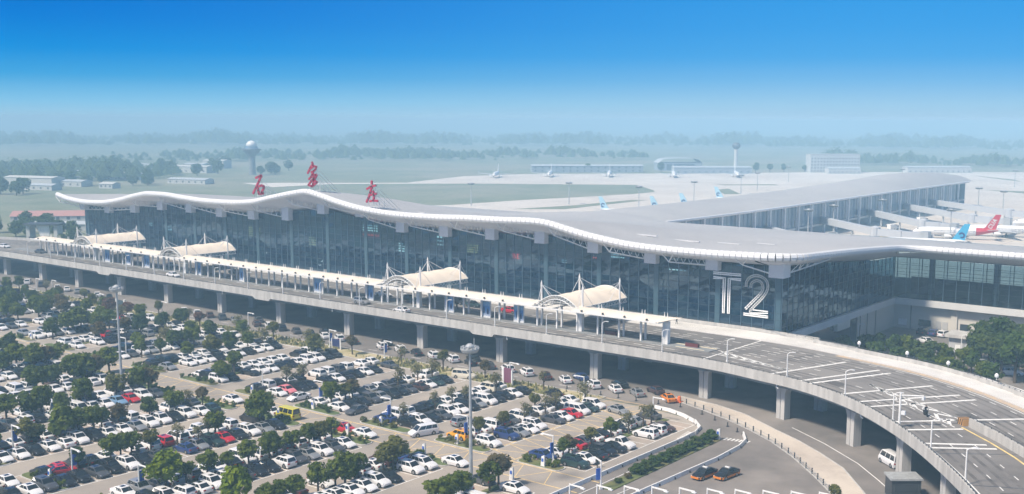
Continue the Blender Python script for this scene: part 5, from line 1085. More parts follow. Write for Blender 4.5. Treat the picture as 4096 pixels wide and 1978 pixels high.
# ---------------------------------------------------------------- people and scooter
CLO = [mat("cloth_black", (.02, .02, .025), .9), mat("cloth_grey", (.12, .12, .13), .9), mat("cloth_white", (.6, .6, .6), .9), mat("cloth_blue", (.04, .07, .16), .9)]
SKIN = mat("skin", (.45, .27, .19), .6); HAIR = mat("hair", (.012, .01, .01), .7)
def body_mesh(name, joints, radii, edges):
    me = bpy.data.meshes.new(name); me.from_pydata(joints, edges, []); o = bpy.data.objects.new(name, me); COL.objects.link(o)
    md = o.modifiers.new("skin", 'SKIN'); md.use_smooth_shade = True
    sk = me.skin_vertices[0].data if me.skin_vertices else None
    return o, md
def person(lab, loc, ang, m_, walk=.25, group="people on foot", seat=False):
    t = thing("person", lab, "person", loc, ang, group); w = walk
    if not seat: J = [(0, 0, .95), (0, 0, 1.2), (0, 0, 1.42), (.02, 0, 1.53), (.03, 0, 1.68), (0, .1, .9), (w*.6, .1, .48), (w*.7, .1, .06), (w*.7+.18, .1, .03), (0, -.1, .9), (-w*.3, -.1, .5), (-w*1.1, -.1, .1), (-w*1.1+.16, -.1, .04), (0, .19, 1.4), (-w*.4, .24, 1.14), (-w*.1, .24, .88), (0, -.19, 1.4), (w*.3, -.24, 1.14), (w*.7, -.22, .9)]
    else: J = [(-.1, 0, .85), (-.05, 0, 1.1), (.02, 0, 1.32), (.06, 0, 1.43), (.08, 0, 1.58), (-.08, .12, .82), (.32, .16, .78), (.3, .16, .4), (.46, .16, .36), (-.08, -.12, .82), (.32, -.16, .78), (.3, -.16, .4), (.46, -.16, .36), (0, .2, 1.3), (.2, .26, 1.1), (.48, .24, 1.06), (0, -.2, 1.3), (.2, -.26, 1.1), (.48, -.24, 1.06)]
    Rr = [.15, .15, .16, .07, .11, .11, .075, .055, .05, .11, .075, .055, .05, .075, .05, .045, .075, .05, .045]
    E_ = [(0, 1), (1, 2), (2, 3), (3, 4), (0, 5), (5, 6), (6, 7), (7, 8), (0, 9), (9, 10), (10, 11), (11, 12), (2, 13), (13, 14), (14, 15), (2, 16), (16, 17), (17, 18)]
    b = MB()
    for a, c in E_: b.tube(J[a], J[c], Rr[a], Rr[c], 8)
    me = b.mesh("body", [m_]); o = ob("body", me, None, t); rm = o.modifiers.new("merge", 'REMESH'); rm.mode = 'VOXEL'; rm.voxel_size = .035; sm_ = o.modifiers.new("smooth", 'SMOOTH'); sm_.iterations = 4
    hx, hy, hz = J[4]; hd = MB().lathe([(.05, hz-.14), (.085, hz-.08), (.1, hz), (.085, hz+.07), (.03, hz+.11)], hx, hy, 10); hd.box(hx+.1, hy, hz-.04, .04, .03, .05); ob("head", hd, SKIN, t, smooth=True)
    ob("hair", MB().lathe([(.105, hz+.01), (.108, hz+.05), (.08, hz+.1), (.03, hz+.13)], hx-.015, hy, 10), HAIR, t, smooth=True)
    return t
person("person in black walking beside the dark parked cars", (-94.3, 132.4, 0), 2.0, CLO[0])
for (x, y, a, k, l) in ((-188, 186.3, .4, 0, "person in dark clothes standing under the third canopy"), (-183.3, 187.6, 2.6, 1, "person in grey by the near column of the third canopy"), (-149.6, 186.8, .3, 0, "person in black by the near column of the nearest canopy"), (-234.4, 186.4, 1.2, 3, "person in blue under the middle of the long canopy"), (-176.2, 189.2, 2.8, 0, "person in black beside an advertising panel"), (-187.4, 187.3, -1, 2, "person in white under the third canopy")):
    person(l, (x, y, 8.16), a, CLO[k], .12)
PW_ = ["near the terminal kerb left of the T2 sign", "walking on the sidewalk behind the nearest canopy", "on the sidewalk between the third and nearest canopies", "on the sidewalk under the third canopy's far end", "on the sidewalk halfway along the facade", "on the sidewalk left of the middle", "by the second canopy's far end", "on the sidewalk near the second canopy"]
for k, (x, c) in enumerate(((-125, 0), (-139, 2), (-165, 3), (-189, 0), (-236, 1), (-252, 0), (-283, 3), (-291, 2))):
    person("small figure %s in %s" % (PW_[k], ("black", "grey", "white", "blue")[c]), (x, 203.5+R.uniform(-1, 2), 8.16), R.uniform(0, 6), CLO[c], .2)
ms_ = thing("motor_scooter", "dark motor scooter riding down the right-hand curve of the deck", "scooter", (-54.7, 164.2, 8.0), radians(-50))
sc = MB(); sc.hexa([(-.75, -.16, .4), (.1, -.16, .35), (.1, .16, .35), (-.75, .16, .4), (-.8, -.18, .78), (-.05, -.14, .78), (-.05, .14, .78), (-.8, .18, .78)]); sc.box(.1, 0, .3, .6, .3, .08); sc.hexa([(.35, -.2, .3), (.5, -.2, .3), (.5, .2, .3), (.35, .2, .3), (.5, -.16, 1.0), (.6, -.16, 1.0), (.6, .16, 1.0), (.5, .16, 1.0)])
ob("body", sc, mat("scooter_black", (.02, .02, .022), .35), ms_)
for x in (-.6, .68): ob("wheel", MB().tube((x, -.06, .24), (x, .06, .24), .24, n=12), TYRE, ms_)
ob("handlebar", MB().tube((.5, -.33, 1.05), (.5, .33, 1.05), .025, n=5).tube((.66, 0, .3), (.5, 0, 1.05), .03, n=5), DKMETAL, ms_)
person("scooter rider in black with a white top box behind on the deck", (-54.7, 164.2, 8.02), radians(-50), CLO[0], group="people riding", seat=True)
ob("box", MB().box(-.72, 0, .82, .4, .4, .38), WHITE, ms_)

# ---------------------------------------------------------------- trees
LEAF = {}
for nm, a, b in (("g", (.068, .112, .010), (.175, .215, .026)), ("d", (.046, .086, .014), (.110, .150, .028)), ("bright", (.12, .19, .006), (.22, .28, .014)), ("olive", (.115, .125, .024), (.20, .20, .05)), ("br", (.12, .10, .042), (.18, .145, .07)), ("rust", (.15, .08, .05), (.22, .125, .075)), ("thin", (.17, .165, .08), (.24, .225, .11)), ("y", (.040, .086, .016), (.098, .155, .028))):
    M = mat("leaf_"+nm, a, .75, scale=1.3, col2=b, detail=3, spec=.2); LEAF[nm] = M
    t_ = M.node_tree; pb_ = t_.nodes["Principled BSDF"]; tl_ = t_.nodes.new("ShaderNodeBsdfTranslucent"); mx_ = t_.nodes.new("ShaderNodeMixShader"); mx_.inputs[0].default_value = .38
    t_.links.new(pb_.inputs['Base Color'].links[0].from_socket, tl_.inputs[0]); t_.links.new(pb_.outputs[0], mx_.inputs[1]); t_.links.new(tl_.outputs[0], mx_.inputs[2]); t_.links.new(mx_.outputs[0], [q for q in t_.nodes if q.type == 'OUTPUT_MATERIAL'][0].inputs[0])
BARK = mat("bark", (.10, .075, .055), .9, var=.2, scale=4)
def crown_mesh(seed, n=1150, rx=1.0, rz=.8, leaf=.115, clumps=17, dens=.33):
    r = random.Random(seed); v = []; f = []
    cl = []
    for k in range(clumps):
        th = r.uniform(0, 2*pi); cz = r.uniform(-.75, .95); q = sqrt(max(0, 1-cz*cz))*r.uniform(.45, .85); cl.append((q*cos(th)*rx*.72, q*sin(th)*rx*.72, cz*rz*.72, r.uniform(dens*.75, dens*1.25)))
    cl.append((0, 0, 0, .5))
    for k in range(n):
        cx, cy, cz, cr = cl[k % len(cl)]
        d = Vector((r.gauss(0, 1), r.gauss(0, 1), r.gauss(.25, 1))).normalized(); p = Vector((cx, cy, cz))+d*cr*r.uniform(.7, 1.08)
        nrm = (d+Vector((r.gauss(0, .5), r.gauss(0, .5), r.gauss(.2, .5)))).normalized(); a = nrm.orthogonal().normalized(); a.rotate(Matrix.Rotation(r.uniform(0, 6.3), 3, nrm)); b = nrm.cross(a); s = leaf*r.uniform(.6, 1.3); i = len(v)
        v += [tuple(p-a*s-b*s*.55), tuple(p+a*s*.2-b*s*.7), tuple(p+a*s+b*s*.5), tuple(p-a*s*.3+b*s*.7)]; f.append((i, i+1, i+2, i+3))
    return v, f
def pymesh(name, v, f, mats): me = bpy.data.meshes.new(name); me.from_pydata(v, [], f); [me.materials.append(m_) for m_ in mats]; me.update(); return me
CRV = [crown_mesh(s) for s in range(6)]+[crown_mesh(40+s, 330, 1.0, .9, .10, 12, .4) for s in range(2)]
CRM = {}
def crown(kind, i):
    if (kind, i) not in CRM: CRM[(kind, i)] = pymesh("crown", *CRV[i], [LEAF[kind]])
    return CRM[(kind, i)]
def trunk_mesh(seed, nb=5):
    r = random.Random(seed); b = MB(); b.tube((0, 0, 0), (.02, .02, .55), .055, .042, 7); b.tube((.02, .02, .55), (0, 0, .95), .042, .02, 6)
    for k in range(nb): a = k*2*pi/nb+r.uniform(-.4, .4); z = r.uniform(.42, .62); l = r.uniform(.25, .42); b.tube((.01, .01, z), (l*cos(a), l*sin(a), z+r.uniform(.18, .38)), .026, .009, 5)
    return b.mesh("trunk", [BARK])
TRK = [trunk_mesh(s) for s in range(3)]
KW = dict(g="green", d="dark green", bright="bright green", olive="olive", br="brownish", rust="rust-coloured", thin="thin half-bare", y="deep green")
def tree(x, y, r, h, kind, label, group, z=0):
    t = thing("tree", label, "tree", (x, y, z), R.uniform(0, 6.28), group)
    cz = h-r*.78; i = R.randrange(6) if kind != 'thin' else 6+R.randrange(2)
    o = ob("crown", crown(kind, i), None, t, (0, 0, cz)); o.scale = (r*R.uniform(.92, 1.1), r*R.uniform(.92, 1.1), r*R.uniform(.85, 1.05))
    k = ob("trunk", TRK[R.randrange(3)], None, t); k.scale = (max(2.2, h*.7),)*2+(cz/.9,)
    return t
strip_x = lambda k: -100.55-PITCH_X*k
allT = []
for x, y, r, kd in TREES:
    k = round((-100.55-x)/PITCH_X)
    if abs(strip_x(k)-x) < 3.2 and k < 8: x = strip_x(k)+R.uniform(-.3, .3)
    if y > 160: y = min(y, 166)
    allT.append((x, y, max(1.3, min(r*(1.0 if y < 124 else .92), 3.1)), kd, k))
# fill the leafy strips at the left and the unseen near edge
for k in range(4, 14):
    for blk, (y0, y1) in (('near', (60, 117)), ('far', (131, 161))):
        y = y0
        while y < y1:
            y += R.uniform(4.0, 7.4)
            if k < 6 and blk == 'far' and R.random() < .6: continue
            if y > y1 or any(abs(tx-strip_x(k)) < 4 and abs(ty-y) < 3.2 for tx, ty, *_ in allT): continue
            px, py, d = project(strip_x(k), y, 3)
            if px < -120 or py > 2080 or px > 4200: continue
            kd = R.choices(['g', 'd', 'olive', 'br', 'rust', 'thin'], [48, 24, 12, 6, 1, 9])[0]; allT.append((strip_x(k)+R.uniform(-.4, .4), y, R.uniform(1.7, 2.6), kd, k))
for y in np.arange(132, 161, 4.4):
    for k in (0, 1, 2, 3):
        if R.random() < .55 and not any(abs(tx-strip_x(k)) < 3 and abs(ty-y) < 3 for tx, ty, *_ in allT): allT.append((strip_x(k), y+R.uniform(-1, 1), R.uniform(1.2, 1.8), 'thin', k))
cnt = {}
allT.sort(key=lambda t: (t[4], t[1]))
for x, y, r, kd, k in allT:
    blk = "near" if y < 124 else "terminal"; key = (k, blk, kd); cnt[key] = cnt.get(key, 0)+1
    tree(x, y, r, 1.9+r*1.3+R.uniform(-.2, .4), kd, "%s %s tree from the near edge, %s planted strip from the hedge, %s side" % (ORD[cnt[key]-1], KW[kd], ORD[k], blk), "trees in the car park strips")
vt = [(-262, 165), (-250, 166), (-243, 164.5), (-228, 165.4), (-213, 164.2), (-200, 164.5), (-186, 165), (-170, 164.8), (-158, 165.3), (-146, 165), (-131, 165.5), (-299, 165), (-311, 164), (-322, 166), (-335, 164.4)]
for k, (x, y) in enumerate(vt):
    kd = ['olive', 'thin', 'rust', 'thin', 'olive', 'thin', 'br', 'thin', 'olive', 'br', 'thin', 'olive', 'br', 'thin', 'd'][k]; tree(x, y, R.uniform(1.3, 2.0), R.uniform(3.6, 4.8), kd, "small %s tree on the straw verge, %s from the right end" % (KW[kd], ORD[sorted([v[0] for v in vt], reverse=True).index(x)]), "small trees on the verge")
yt = [(-93.9, 238.2), (-91, 238.5), (-86.8, 235.8), (-85.2, 239), (-80.7, 233.9), (-78.6, 237), (-76.2, 239), (-73.2, 231.6), (-69.9, 232.5), (-67.3, 229.5), (-67.6, 220.9), (-64, 226.5), (-60.3, 218.8), (-76.4, 228.2), (-82.9, 227.6), (-87.8, 228.4), (-92.5, 224), (-71.5, 224.5), (-97, 232)]
for k, (x, y) in enumerate(sorted(yt)): tree(x, y, R.uniform(2.0, 3.0), R.uniform(4.4, 6.2), R.choice(['y', 'g', 'y', 'd']), "leafy yard tree behind the curved deck, %s from the terminal wall" % ORD[k], "leafy trees in the yard")
bt = [(-71, 248), (-66.9, 247), (-64.4, 251.5), (-66.3, 238.5), (-62.4, 233.5), (-60.2, 238), (-69.3, 242.5), (-58.5, 229.7), (-61, 247), (-57, 243), (-68, 255)]
for k, (x, y) in enumerate(sorted(bt)): tree(x, y, R.uniform(3.4, 4.4), R.uniform(8.4, 10.4), R.choice(['d', 'y', 'd']), "big dark broadleaf tree right of the guardhouse, %s from it" % ORD[k], "big dark trees in the yard")
# clipped hedge of round bushes, island shrubs
hb_ = [(-87.7+R.uniform(-.15, .15), 128.4+2.55*k) for k in range(12)]
for k, (x, y) in enumerate(hb_):
    big = k > 1; t = thing("clipped_bush", "round clipped bush in the hedge line, %s from its near end" % ORD[k], "bush", (x, y, 0), R.uniform(0, 6), "round clipped bushes of the hedge"); o = ob("crown", crown('br' if k == 1 else 'd' if k % 3 == 0 else 'y', R.randrange(6)), None, t, (0, 0, .8 if big else .5)); s = 1.5 if big else .75; o.scale = (s*.95, s, s*.72)
    st = ob("trunk", MB().tube((0, 0, 0), (0, 0, .7), .12, .07, 6), BARK, t)
ob("verge", MB().box(-87.6, 141, -.01, 2.4, 32, .12), GRASS, kind='structure')
pbh = thing("shrub", "lone leafy shrub on the curved pavement at the bottom", "shrub", (-59.6, 142.2, .06)); o = ob("crown", crown('olive', 2), None, pbh, (0, 0, 1.0)); o.scale = (1.2, 1.2, 1.0); ob("trunk", MB().tube((0, 0, 0), (0, 0, .8), .08, n=6), BARK, pbh)
def shrub_mass(name, x0, x1, y0, y1, kind, n, h=.85):
    r = random.Random(int(x0*7+y0)); v = []; f = []
    for q in range(n):
        cx, cy, s = r.uniform(x0, x1), r.uniform(y0, y1), r.uniform(.5, .8); cv, cf = CRV[q % 6]
        k0 = len(v); step = 4
        for fi in range(0, len(cf), 3):
            i = len(v); v += [(cx+cv[j][0]*s, cy+cv[j][1]*s, .35+h*.35+cv[j][2]*s*h) for j in cf[fi]]; f.append((i, i+1, i+2, i+3))
    return ob(name, pymesh(name, v, f, [LEAF[kind]]), kind='stuff')
for k in range(0, 12):
    xf = -94.8-PITCH_X*k
    for y0, y1 in ((127.7, 129.3), (118.5, 120.4)):
        if k == 0 and y0 < 120: continue
        kd = 'olive' if (k, y0 > 125) in ((1, True), (2, True)) else 'y' if k % 2 else 'g'
        shrub_mass("hedge", xf-11, xf-(3.4 if k == 0 else .9), y0, y1, kd, 13 if k < 8 else 7)
    if k in (2, 3, 4): shrub_mass("hedge", xf-11, xf-.9, 77.2, 78.8, 'g', 12)
# dry weeds and low tufts on the verge
r = random.Random(3); v = []; f = []
for q in range(5200):
    x = r.uniform(-343, -119); y = r.uniform(163, 168.2); 
    if sin(x*.21)+sin(x*.083+1)+r.gauss(0, .7) < -.1: continue
    s = r.uniform(.15, .42); a = r.uniform(0, 3.14); i = len(v); dx, dy = cos(a)*s*.7, sin(a)*s*.7; v += [(x-dx, y-dy, .02), (x+dx, y+dy, .02), (x+dx*.5, y+dy*.5, s*1.7), (x-dx*.8, y-dy*.8, s*1.4)]; f.append((i, i+1, i+2, i+3))
ob("weeds", pymesh("weeds", v, f, [mat("straw", (.30, .27, .13), .9, scale=.4, col2=(.17, .19, .07))]), kind='stuff')
# ---------------------------------------------------------------- airliners
FUS = mat("fuselage_white", (.78, .78, .78), .35); WING = mat("wing_grey", (.52, .54, .56), .4)
FIN_BLUE = mat("fin_blue", (.05, .38, .62), .4); FIN_RED = mat("fin_red", (.50, .015, .04), .4); FIN_PALE = mat("fin_pale_blue", (.34, .54, .66), .4); NAVY = mat("emblem_navy", (.02, .03, .16), .4)
PWIN = mat("cabin_window", (.05, .06, .08), .2)
def plane(label, loc, ang, fin, emblem=None, text=None, tailred=False, s=1.0):
    t = thing("airliner", label, "airliner", loc, ang, "airliners on the apron"); Lh = 18.5
    prof = [(-Lh, .25, 4.6), (-Lh+3, .9, 4.35), (-Lh+8, 1.6, 3.8), (-Lh+12, 1.9, 3.5), (Lh-7, 1.9, 3.5), (Lh-3.5, 1.7, 3.4), (Lh-1.5, 1.15, 3.15), (Lh-.3, .45, 2.95), (Lh, .05, 2.9)]
    b = MB(); ring = [[(x, r_*cos(a), z+r_*sin(a)) for a in np.linspace(0, 2*pi, 15)] for x, r_, z in prof]; b.grid(ring)
    ob("fuselage", b, FUS, t, smooth=True)
    if tailred: b2 = MB(); b2.grid([[(x, (r_+.03)*cos(a), z+(r_+.03)*sin(a)) for a in np.linspace(0, 2*pi, 15)] for x, r_, z in prof[:3]+[(-Lh+9.5, 1.72, 3.68)]]); ob("tail_section", b2, fin, t, smooth=True)
    for sd_ in (-1, 1):
        w = MB(); w.hexa([(4.5, sd_*1.5, 2.4), (-3.0, sd_*1.5, 2.4), (-5.6, sd_*17, 3.6), (-4.0, sd_*17, 3.6), (4.5, sd_*1.5, 2.95), (-3.0, sd_*1.5, 2.8), (-5.6, sd_*17, 3.75), (-4.0, sd_*17, 3.8)]); w.hexa([(-5.5, sd_*16.9, 3.7), (-4.1, sd_*16.9, 3.7), (-4.1, sd_*17.05, 3.7), (-5.5, sd_*17.05, 3.7), (-6.0, sd_*17.3, 5.4), (-5.3, sd_*17.3, 5.4), (-5.3, sd_*17.4, 5.4), (-6.0, sd_*17.4, 5.4)])
        ob("wing", w, WING, t)
        ob("engine", MB().tube((4.6, sd_*5.0, 1.7), (1.0, sd_*5.0, 1.8), .95, .6, 12), FUS, t)
        ob("tailplane", MB().hexa([(-13.6, sd_*.7, 4.5), (-17.2, sd_*.5, 4.6), (-18.6, sd_*6.5, 5.3), (-17.2, sd_*6.5, 5.3), (-13.6, sd_*.7, 4.75), (-17.2, sd_*.5, 4.75), (-18.6, sd_*6.5, 5.4), (-17.2, sd_*6.5, 5.4)]), WING if not tailred else FUS, t)
    f_ = ob("tail_fin", MB().hexa([(-12.2, -.2, 4.9), (-17.4, -.2, 4.8), (-17.4, .2, 4.8), (-12.2, .2, 4.9), (-17.1, -.1, 11.7), (-19.4, -.1, 11.7), (-19.4, .1, 11.7), (-17.1, .1, 11.7)]), fin, t)
    if emblem:
        for y in (-.27, .27):
            for k in range(9):
                a0 = .4+k*.55; a1 = a0+.6; c = (-16.3, 6.9); r0 = 1.45-.05*k; ob_ = MB().quad((c[0]+r0*cos(a0), y, c[1]+r0*sin(a0)), (c[0]+r0*cos(a1), y, c[1]+r0*sin(a1)), (c[0]+(r0-.62)*cos(a1), y, c[1]+(r0-.62)*sin(a1)), (c[0]+(r0-.62)*cos(a0), y, c[1]+(r0-.62)*sin(a0)))
                if k == 0: acc = MB()
                acc.v += ob_.v; acc.f.append(tuple(4*k+i for i in range(4))); acc.mi.append(0)
            ob("emblem", acc, NAVY, f_)
    if text:
        lines = []; U = (-.50, .866); V = (.866, .50)      # reading direction and letter height on the fin, seen from its visible side
        for i, ch in enumerate(text):
            for ln in latin(ch, 0, 0, 1.0):
                lines.append([(-14.7+U[0]*(i*1.7+px*1.9)+V[0]*(pz*1.6-.8), 5.6+U[1]*(i*1.7+px*1.9)+V[1]*(pz*1.6-.8)) for px, pz in ln])
        glyph("lettering", lines, .30, .34, FUS, f_, .08)
    wn = MB()
    for k in range(30):
        for y in (-1.905, 1.905): wn.box(-9+.62*k, y, 3.75, .26, .03, .34)
    ob("cabin_windows", wn, PWIN, t)
    ob("cockpit_window", MB().box(Lh-2.4, 0, 4.1, .8, 2.0, .45), PWIN, t)
    lg = MB()
    for x, y in ((12.5, 0), (-1, 2.8), (-1, -2.8)): lg.tube((x, y, 0.4), (x, y, 2.2), .14, n=6); lg.tube((x, y-.3, .5), (x, y+.3, .5), .5, n=10)
    ob("landing_gear", lg, DKMETAL, t)
    return t
DIRN = atan2(12, -35.0)-0.0
NA = radians(180+18.5)
plane("white airliner with a red lettered tail fin parked behind the terminal roof", (-158.4, 502.2, 0), NA, FIN_RED, text="CUA", tailred=True)
plane("airliner with a blue swirl fin almost hidden behind the terminal roof, by the red tail", (-155, 446.5, 0), radians(180+20), FIN_BLUE, emblem=True)
plane("white airliner seen behind the red tail fin", (-143.4, 527, 0), NA, FIN_PALE); plane("white airliner farthest right on the apron, cut by the frame edge", (-134, 575.5, 0), NA, FIN_PALE); plane("white airliner at the last gate beyond the boarding pier", (-128, 662, 0), NA, FIN_PALE)
for x, y, l in ((-343.7+15.6, 486.9, "airliner whose blue swirl fin shows farthest left over the roof"), (-324.4+15.6, 508.3, "airliner whose blue swirl fin shows second from the left over the roof"), (-324.2+15.6, 539, "airliner whose blue swirl fin shows third from the left over the roof"), (-339.9+15.6, 607.1, "airliner whose blue swirl fin shows farthest right over the roof")):
    plane(l, (x, y, 0), 0, FIN_PALE, emblem=True)
for x, y, l in ((-634, 810, "white airliner on the far apron below the left end of the long shed"), (-593, 848, "white airliner on the far apron below the middle of the long shed"), (-543, 882, "white airliner on the far apron below the arched hangar"), (-664, 768, "white airliner on the far apron at its left tip"), (-500, 925, "white airliner on the far apron below the right-hand shed")):
    plane(l, (x, y, 0), radians(-56), FUS)

sj = MB()
for x in np.arange(-210, 60, 15.0): sj.box(x, 560, -.038, .3, 430, .008)
for y in np.arange(350, 780, 15.0): sj.box(-75, y, -.036, 270, .3, .008)
ob("slab_joints", sj, mat("joint_seal", (.30, .28, .26), .9), kind='structure')
gl_ = MB()
for (x, y) in ((-150, 505), (-135, 530), (-128, 577), (-120, 664), (-148, 458)): gl_.box(x+45*cos(NA+pi), y+45*sin(NA+pi), -.03, 110, .35, .01, NA)
ob("guide_lines", gl_, YLINE, kind='structure')
# ---------------------------------------------------------------- jet bridges
JM = mat("jetbridge_white", (.48, .50, .53), .5)
def beam(mb, a, b, w, h):
    a, b = Vector(a), Vector(b); d = b-a; l = hypot(d.x, d.y); n = Vector((-d.y/l, d.x/l, 0))*w/2; up_ = Vector((0, 0, h))
    return mb.hexa([a-n, b-n, b+n, a+n, a-n+up_, b-n+up_, b+n+up_, a+n+up_])
for k, (p, q, e) in enumerate((((-217, 487), (-180, 461), (-158, 462)), ((-217, 546), (-176, 510), (-161, 509)), ((-217, 597), (-167, 556), (-150, 556)), ((-217, 640), (-162, 603), (-145, 603)), ((-217, 430), (-186, 408), (-168, 408)))):
    t = thing("jet_bridge", "white jet bridge, %s from the near end of the boarding pier" % ORD[[1, 2, 3, 4, 0][k]], "jet bridge", (0, 0, 0), 0, "jet bridges on the apron")
    ob("fixed_tunnel", beam(MB(), (*p, 5.0), (*q, 3.8), 2.8, 2.9), JM, t); ob("rotunda", MB().lathe([(2.3, 3.2), (2.3, 7.2), (.4, 7.8)], *q, 12), JM, t)
    m1 = (lerp(q[0], e[0], .55), q[1]); ob("outer_tunnel", beam(MB(), (*q, 3.6), (*m1, 3.4), 3.0, 3.0), JM, t); ob("inner_tunnel", beam(MB(), (*m1, 3.55), (*e, 3.4), 2.5, 2.7), JM, t)
    ob("cab", MB().box(e[0], e[1], 3.0, 3.4, 4.2, 3.6), STEEL, t)
    for f_ in (.25, .6, .95): x, y = lerp(p[0], q[0], f_), lerp(p[1], q[1], f_); ob("support", MB().box(x, y, 0, .7, .7, 4.5), STEEL, t)
    ob("wheel_frame", MB().box(lerp(q[0], e[0], .7), lerp(q[1], e[1], .7), 0, 1.6, 2.6, 3.4), STEEL, t)
for x, y, l in ((-204, 470, "grey service truck under the nearest jet bridge"), (-196, 525, "white service truck between two jet bridges"), (-199, 575, "service truck under the third jet bridge"), (-183, 480, "yellow-topped service truck beside a jet bridge")):
    t = thing("service_truck", l, "truck", (x, y, 0), 1.2, "service trucks on the apron"); ob("body", MB().box(-.8, 0, .7, 4.4, 2.3, 2.2), STEEL if "grey" in l else mat("truck_yellow", (.6, .42, .1), .5) if "yellow" in l else WHITE, t); ob("cab", MB().box(2.3, 0, .6, 1.6, 2.2, 1.7), WHITE, t)
    ob("window", MB().box(2.6, 0, 1.5, 1.1, 2.24, .6), PWIN, t)
    w = MB(); [w.tube((a, b-.15, .45), (a, b+.15, .45), .45, n=10) for a in (-2, 2) for b in (-1, 1)]; ob("wheels", w, TYRE, t)

# ---------------------------------------------------------------- far side of the airfield and the village at left
ct = thing("control_tower", "hazy control tower with a white dome standing beyond the roof at left", "control tower", (-862, 647.4, 0))
ob("shaft", MB().lathe([(3.4, 0), (3.0, 14), (3.4, 17.5)], n=16), CONC2, ct); ob("cab", MB().lathe([(3.4, 17.4), (7.4, 22.4), (8.9, 23.0), (8.9, 24.2), (6.6, 24.6)], n=20), mat("tower_cab", (.10, .12, .15), .5), ct)
ob("window", MB().lathe([(6.0, 24.5), (5.2, 26.6), (5.0, 26.7)], n=20), PGL, ct); ob("dome", MB().lathe([(4.6, 26.6)]+[(4.9*cos(a), 27.3+4.6*sin(a)) for a in np.linspace(0, 1.45, 7)], n=20), WHITE, ct, smooth=True)
WALLW = mat("house_wall", (.52, .52, .50), .8); ROOFG = mat("shed_roof", (.44, .47, .50), .6); ROOFR = mat("red_roof", (.42, .22, .20), .7); HWIN = mat("far_window", (.10, .12, .15), .4)
def house(label, x, y, l, w, h, ang, roof=ROOFG, wins=6, name="building", wall=WALLW, grp="far buildings", peak=1.2):
    t = thing(name, label, "building", (x, y, 0), ang, grp); ob("wall", MB().box(0, 0, 0, l, w, h), wall, t)
    ob("roof", MB().hexa([(-l/2-.4, -w/2-.4, h), (l/2+.4, -w/2-.4, h), (l/2+.4, w/2+.4, h), (-l/2-.4, w/2+.4, h), (-l/2-.4, -.2, h+peak), (l/2+.4, -.2, h+peak), (l/2+.4, .2, h+peak), (-l/2-.4, .2, h+peak)]), roof, t)
    fl = max(1, int(h/3.3)); me = MB().box(0, -w/2-.02, 0, 1.6, .1, 1.5).mesh("window", [HWIN])
    for f_ in range(fl):
        for k in range(wins): ob("window", me, None, t, (-l/2+l*(k+.5)/wins, 0, 1.0+f_*3.2))
    return t
HX = atan2(.32, .95)
for k, (x, y, l, w, h, ang, rf, lb) in enumerate(((-845, 432, 46, 14, 6.5, HX, WALLW, "long white flat building among trees, farthest left"), (-822, 447, 34, 12, 4, HX, ROOFG, "low white shed beside the long flat building"), (-793, 411, 26, 10, 3.6, HX, ROOFG, "white shed in the meadow at far left"), (-775, 453, 12, 9, 3.4, HX, WALLW, "small white hut left of the terminal roof"), (-870, 530, 24, 12, 5, HX, WALLW, "white house over the left end of the terminal roof"), (-782, 527, 36, 12, 3.6, HX, ROOFG, "long white shed below the control tower"),
        (-938, 636, 40, 14, 6, HX, WALLW, "pale village block left of the control tower"), (-960, 655, 22, 12, 7, HX, ROOFG, "pale village house close to the control tower"), (-1002, 708, 26, 14, 8, HX, WALLW, "tall pale house behind the control tower's left side"), (-878, 446, 18, 10, 5, HX, ROOFG, "white roofed house above the flat building at left"), (-894, 529, 20, 11, 4.5, HX, ROOFG, "white house between dark trees at left"), (-940, 523, 28, 12, 5, HX, ROOFG, "pale shed in the second row of trees at left"), (-985, 560, 30, 12, 5, HX, ROOFG, "pale shed far off at left"), (-1100, 640, 120, 14, 4, HX, ROOFG, "very long low shed near the horizon at left"), (-1010, 470, 60, 14, 5, HX, WALLW, "pale long building near the horizon at far left"))):
    house(lb, x, y, l, w, h, ang, rf, max(3, int(l/6)), grp="village buildings at left")
house("red-roofed hall left of the terminal", -552, 292, 40, 12, 2.8, HX+.5, ROOFR, 8, grp="buildings left of the terminal", peak=2.4); house("pale low annex in front of the red-roofed hall", -498, 272, 34, 9, 3.2, HX+.4, ROOFG, 6, grp="buildings left of the terminal")
cp = thing("entrance_gate", "grey gate building with white corner piers by the far left of the deck", "gate building", (-468.5, 242.4, 0), HX+.3); ob("roof", MB().box(0, 0, 6.5, 15, 7, .8), DKMETAL, cp); ob("pier", MB().box(-6, 0, 0, 1.6, 5, 6.5).box(6, 0, 0, 1.6, 5, 6.5), WALLW, cp); ob("panel", MB().hexa([(-1, -2, 2), (3, -2, 2), (3, -1.6, 2), (-1, -1.6, 2), (-2.4, -2, 6.4), (3, -2, 6.4), (3, -1.6, 6.4), (-2.4, -1.6, 6.4)]), WHITE, cp)
A2 = atan2(932.6-854.4, -623.4+706.4)
def shed(label, p, q, h, w, roof):
    x, y = (p[0]+q[0])/2, (p[1]+q[1])/2; l = hypot(q[0]-p[0], q[1]-p[1]); return house(label, x, y+w*.4, l, w, h, atan2(q[1]-p[1], q[0]-p[0]), roof, int(l/7), grp="sheds across the airfield", wall=mat("shed_wall", (.30, .34, .38), .7))
shed("long low shed with a white roof across the airfield", (-706, 862), (-623, 940), 6.6, 22, ROOFG); shed("right-hand long dark shed across the airfield", (-587, 944), (-529, 998), 6.0, 20, ROOFG)
hg = thing("hangar", "arched pale hangar across the airfield", "hangar", (-618, 1012, 0), A2)
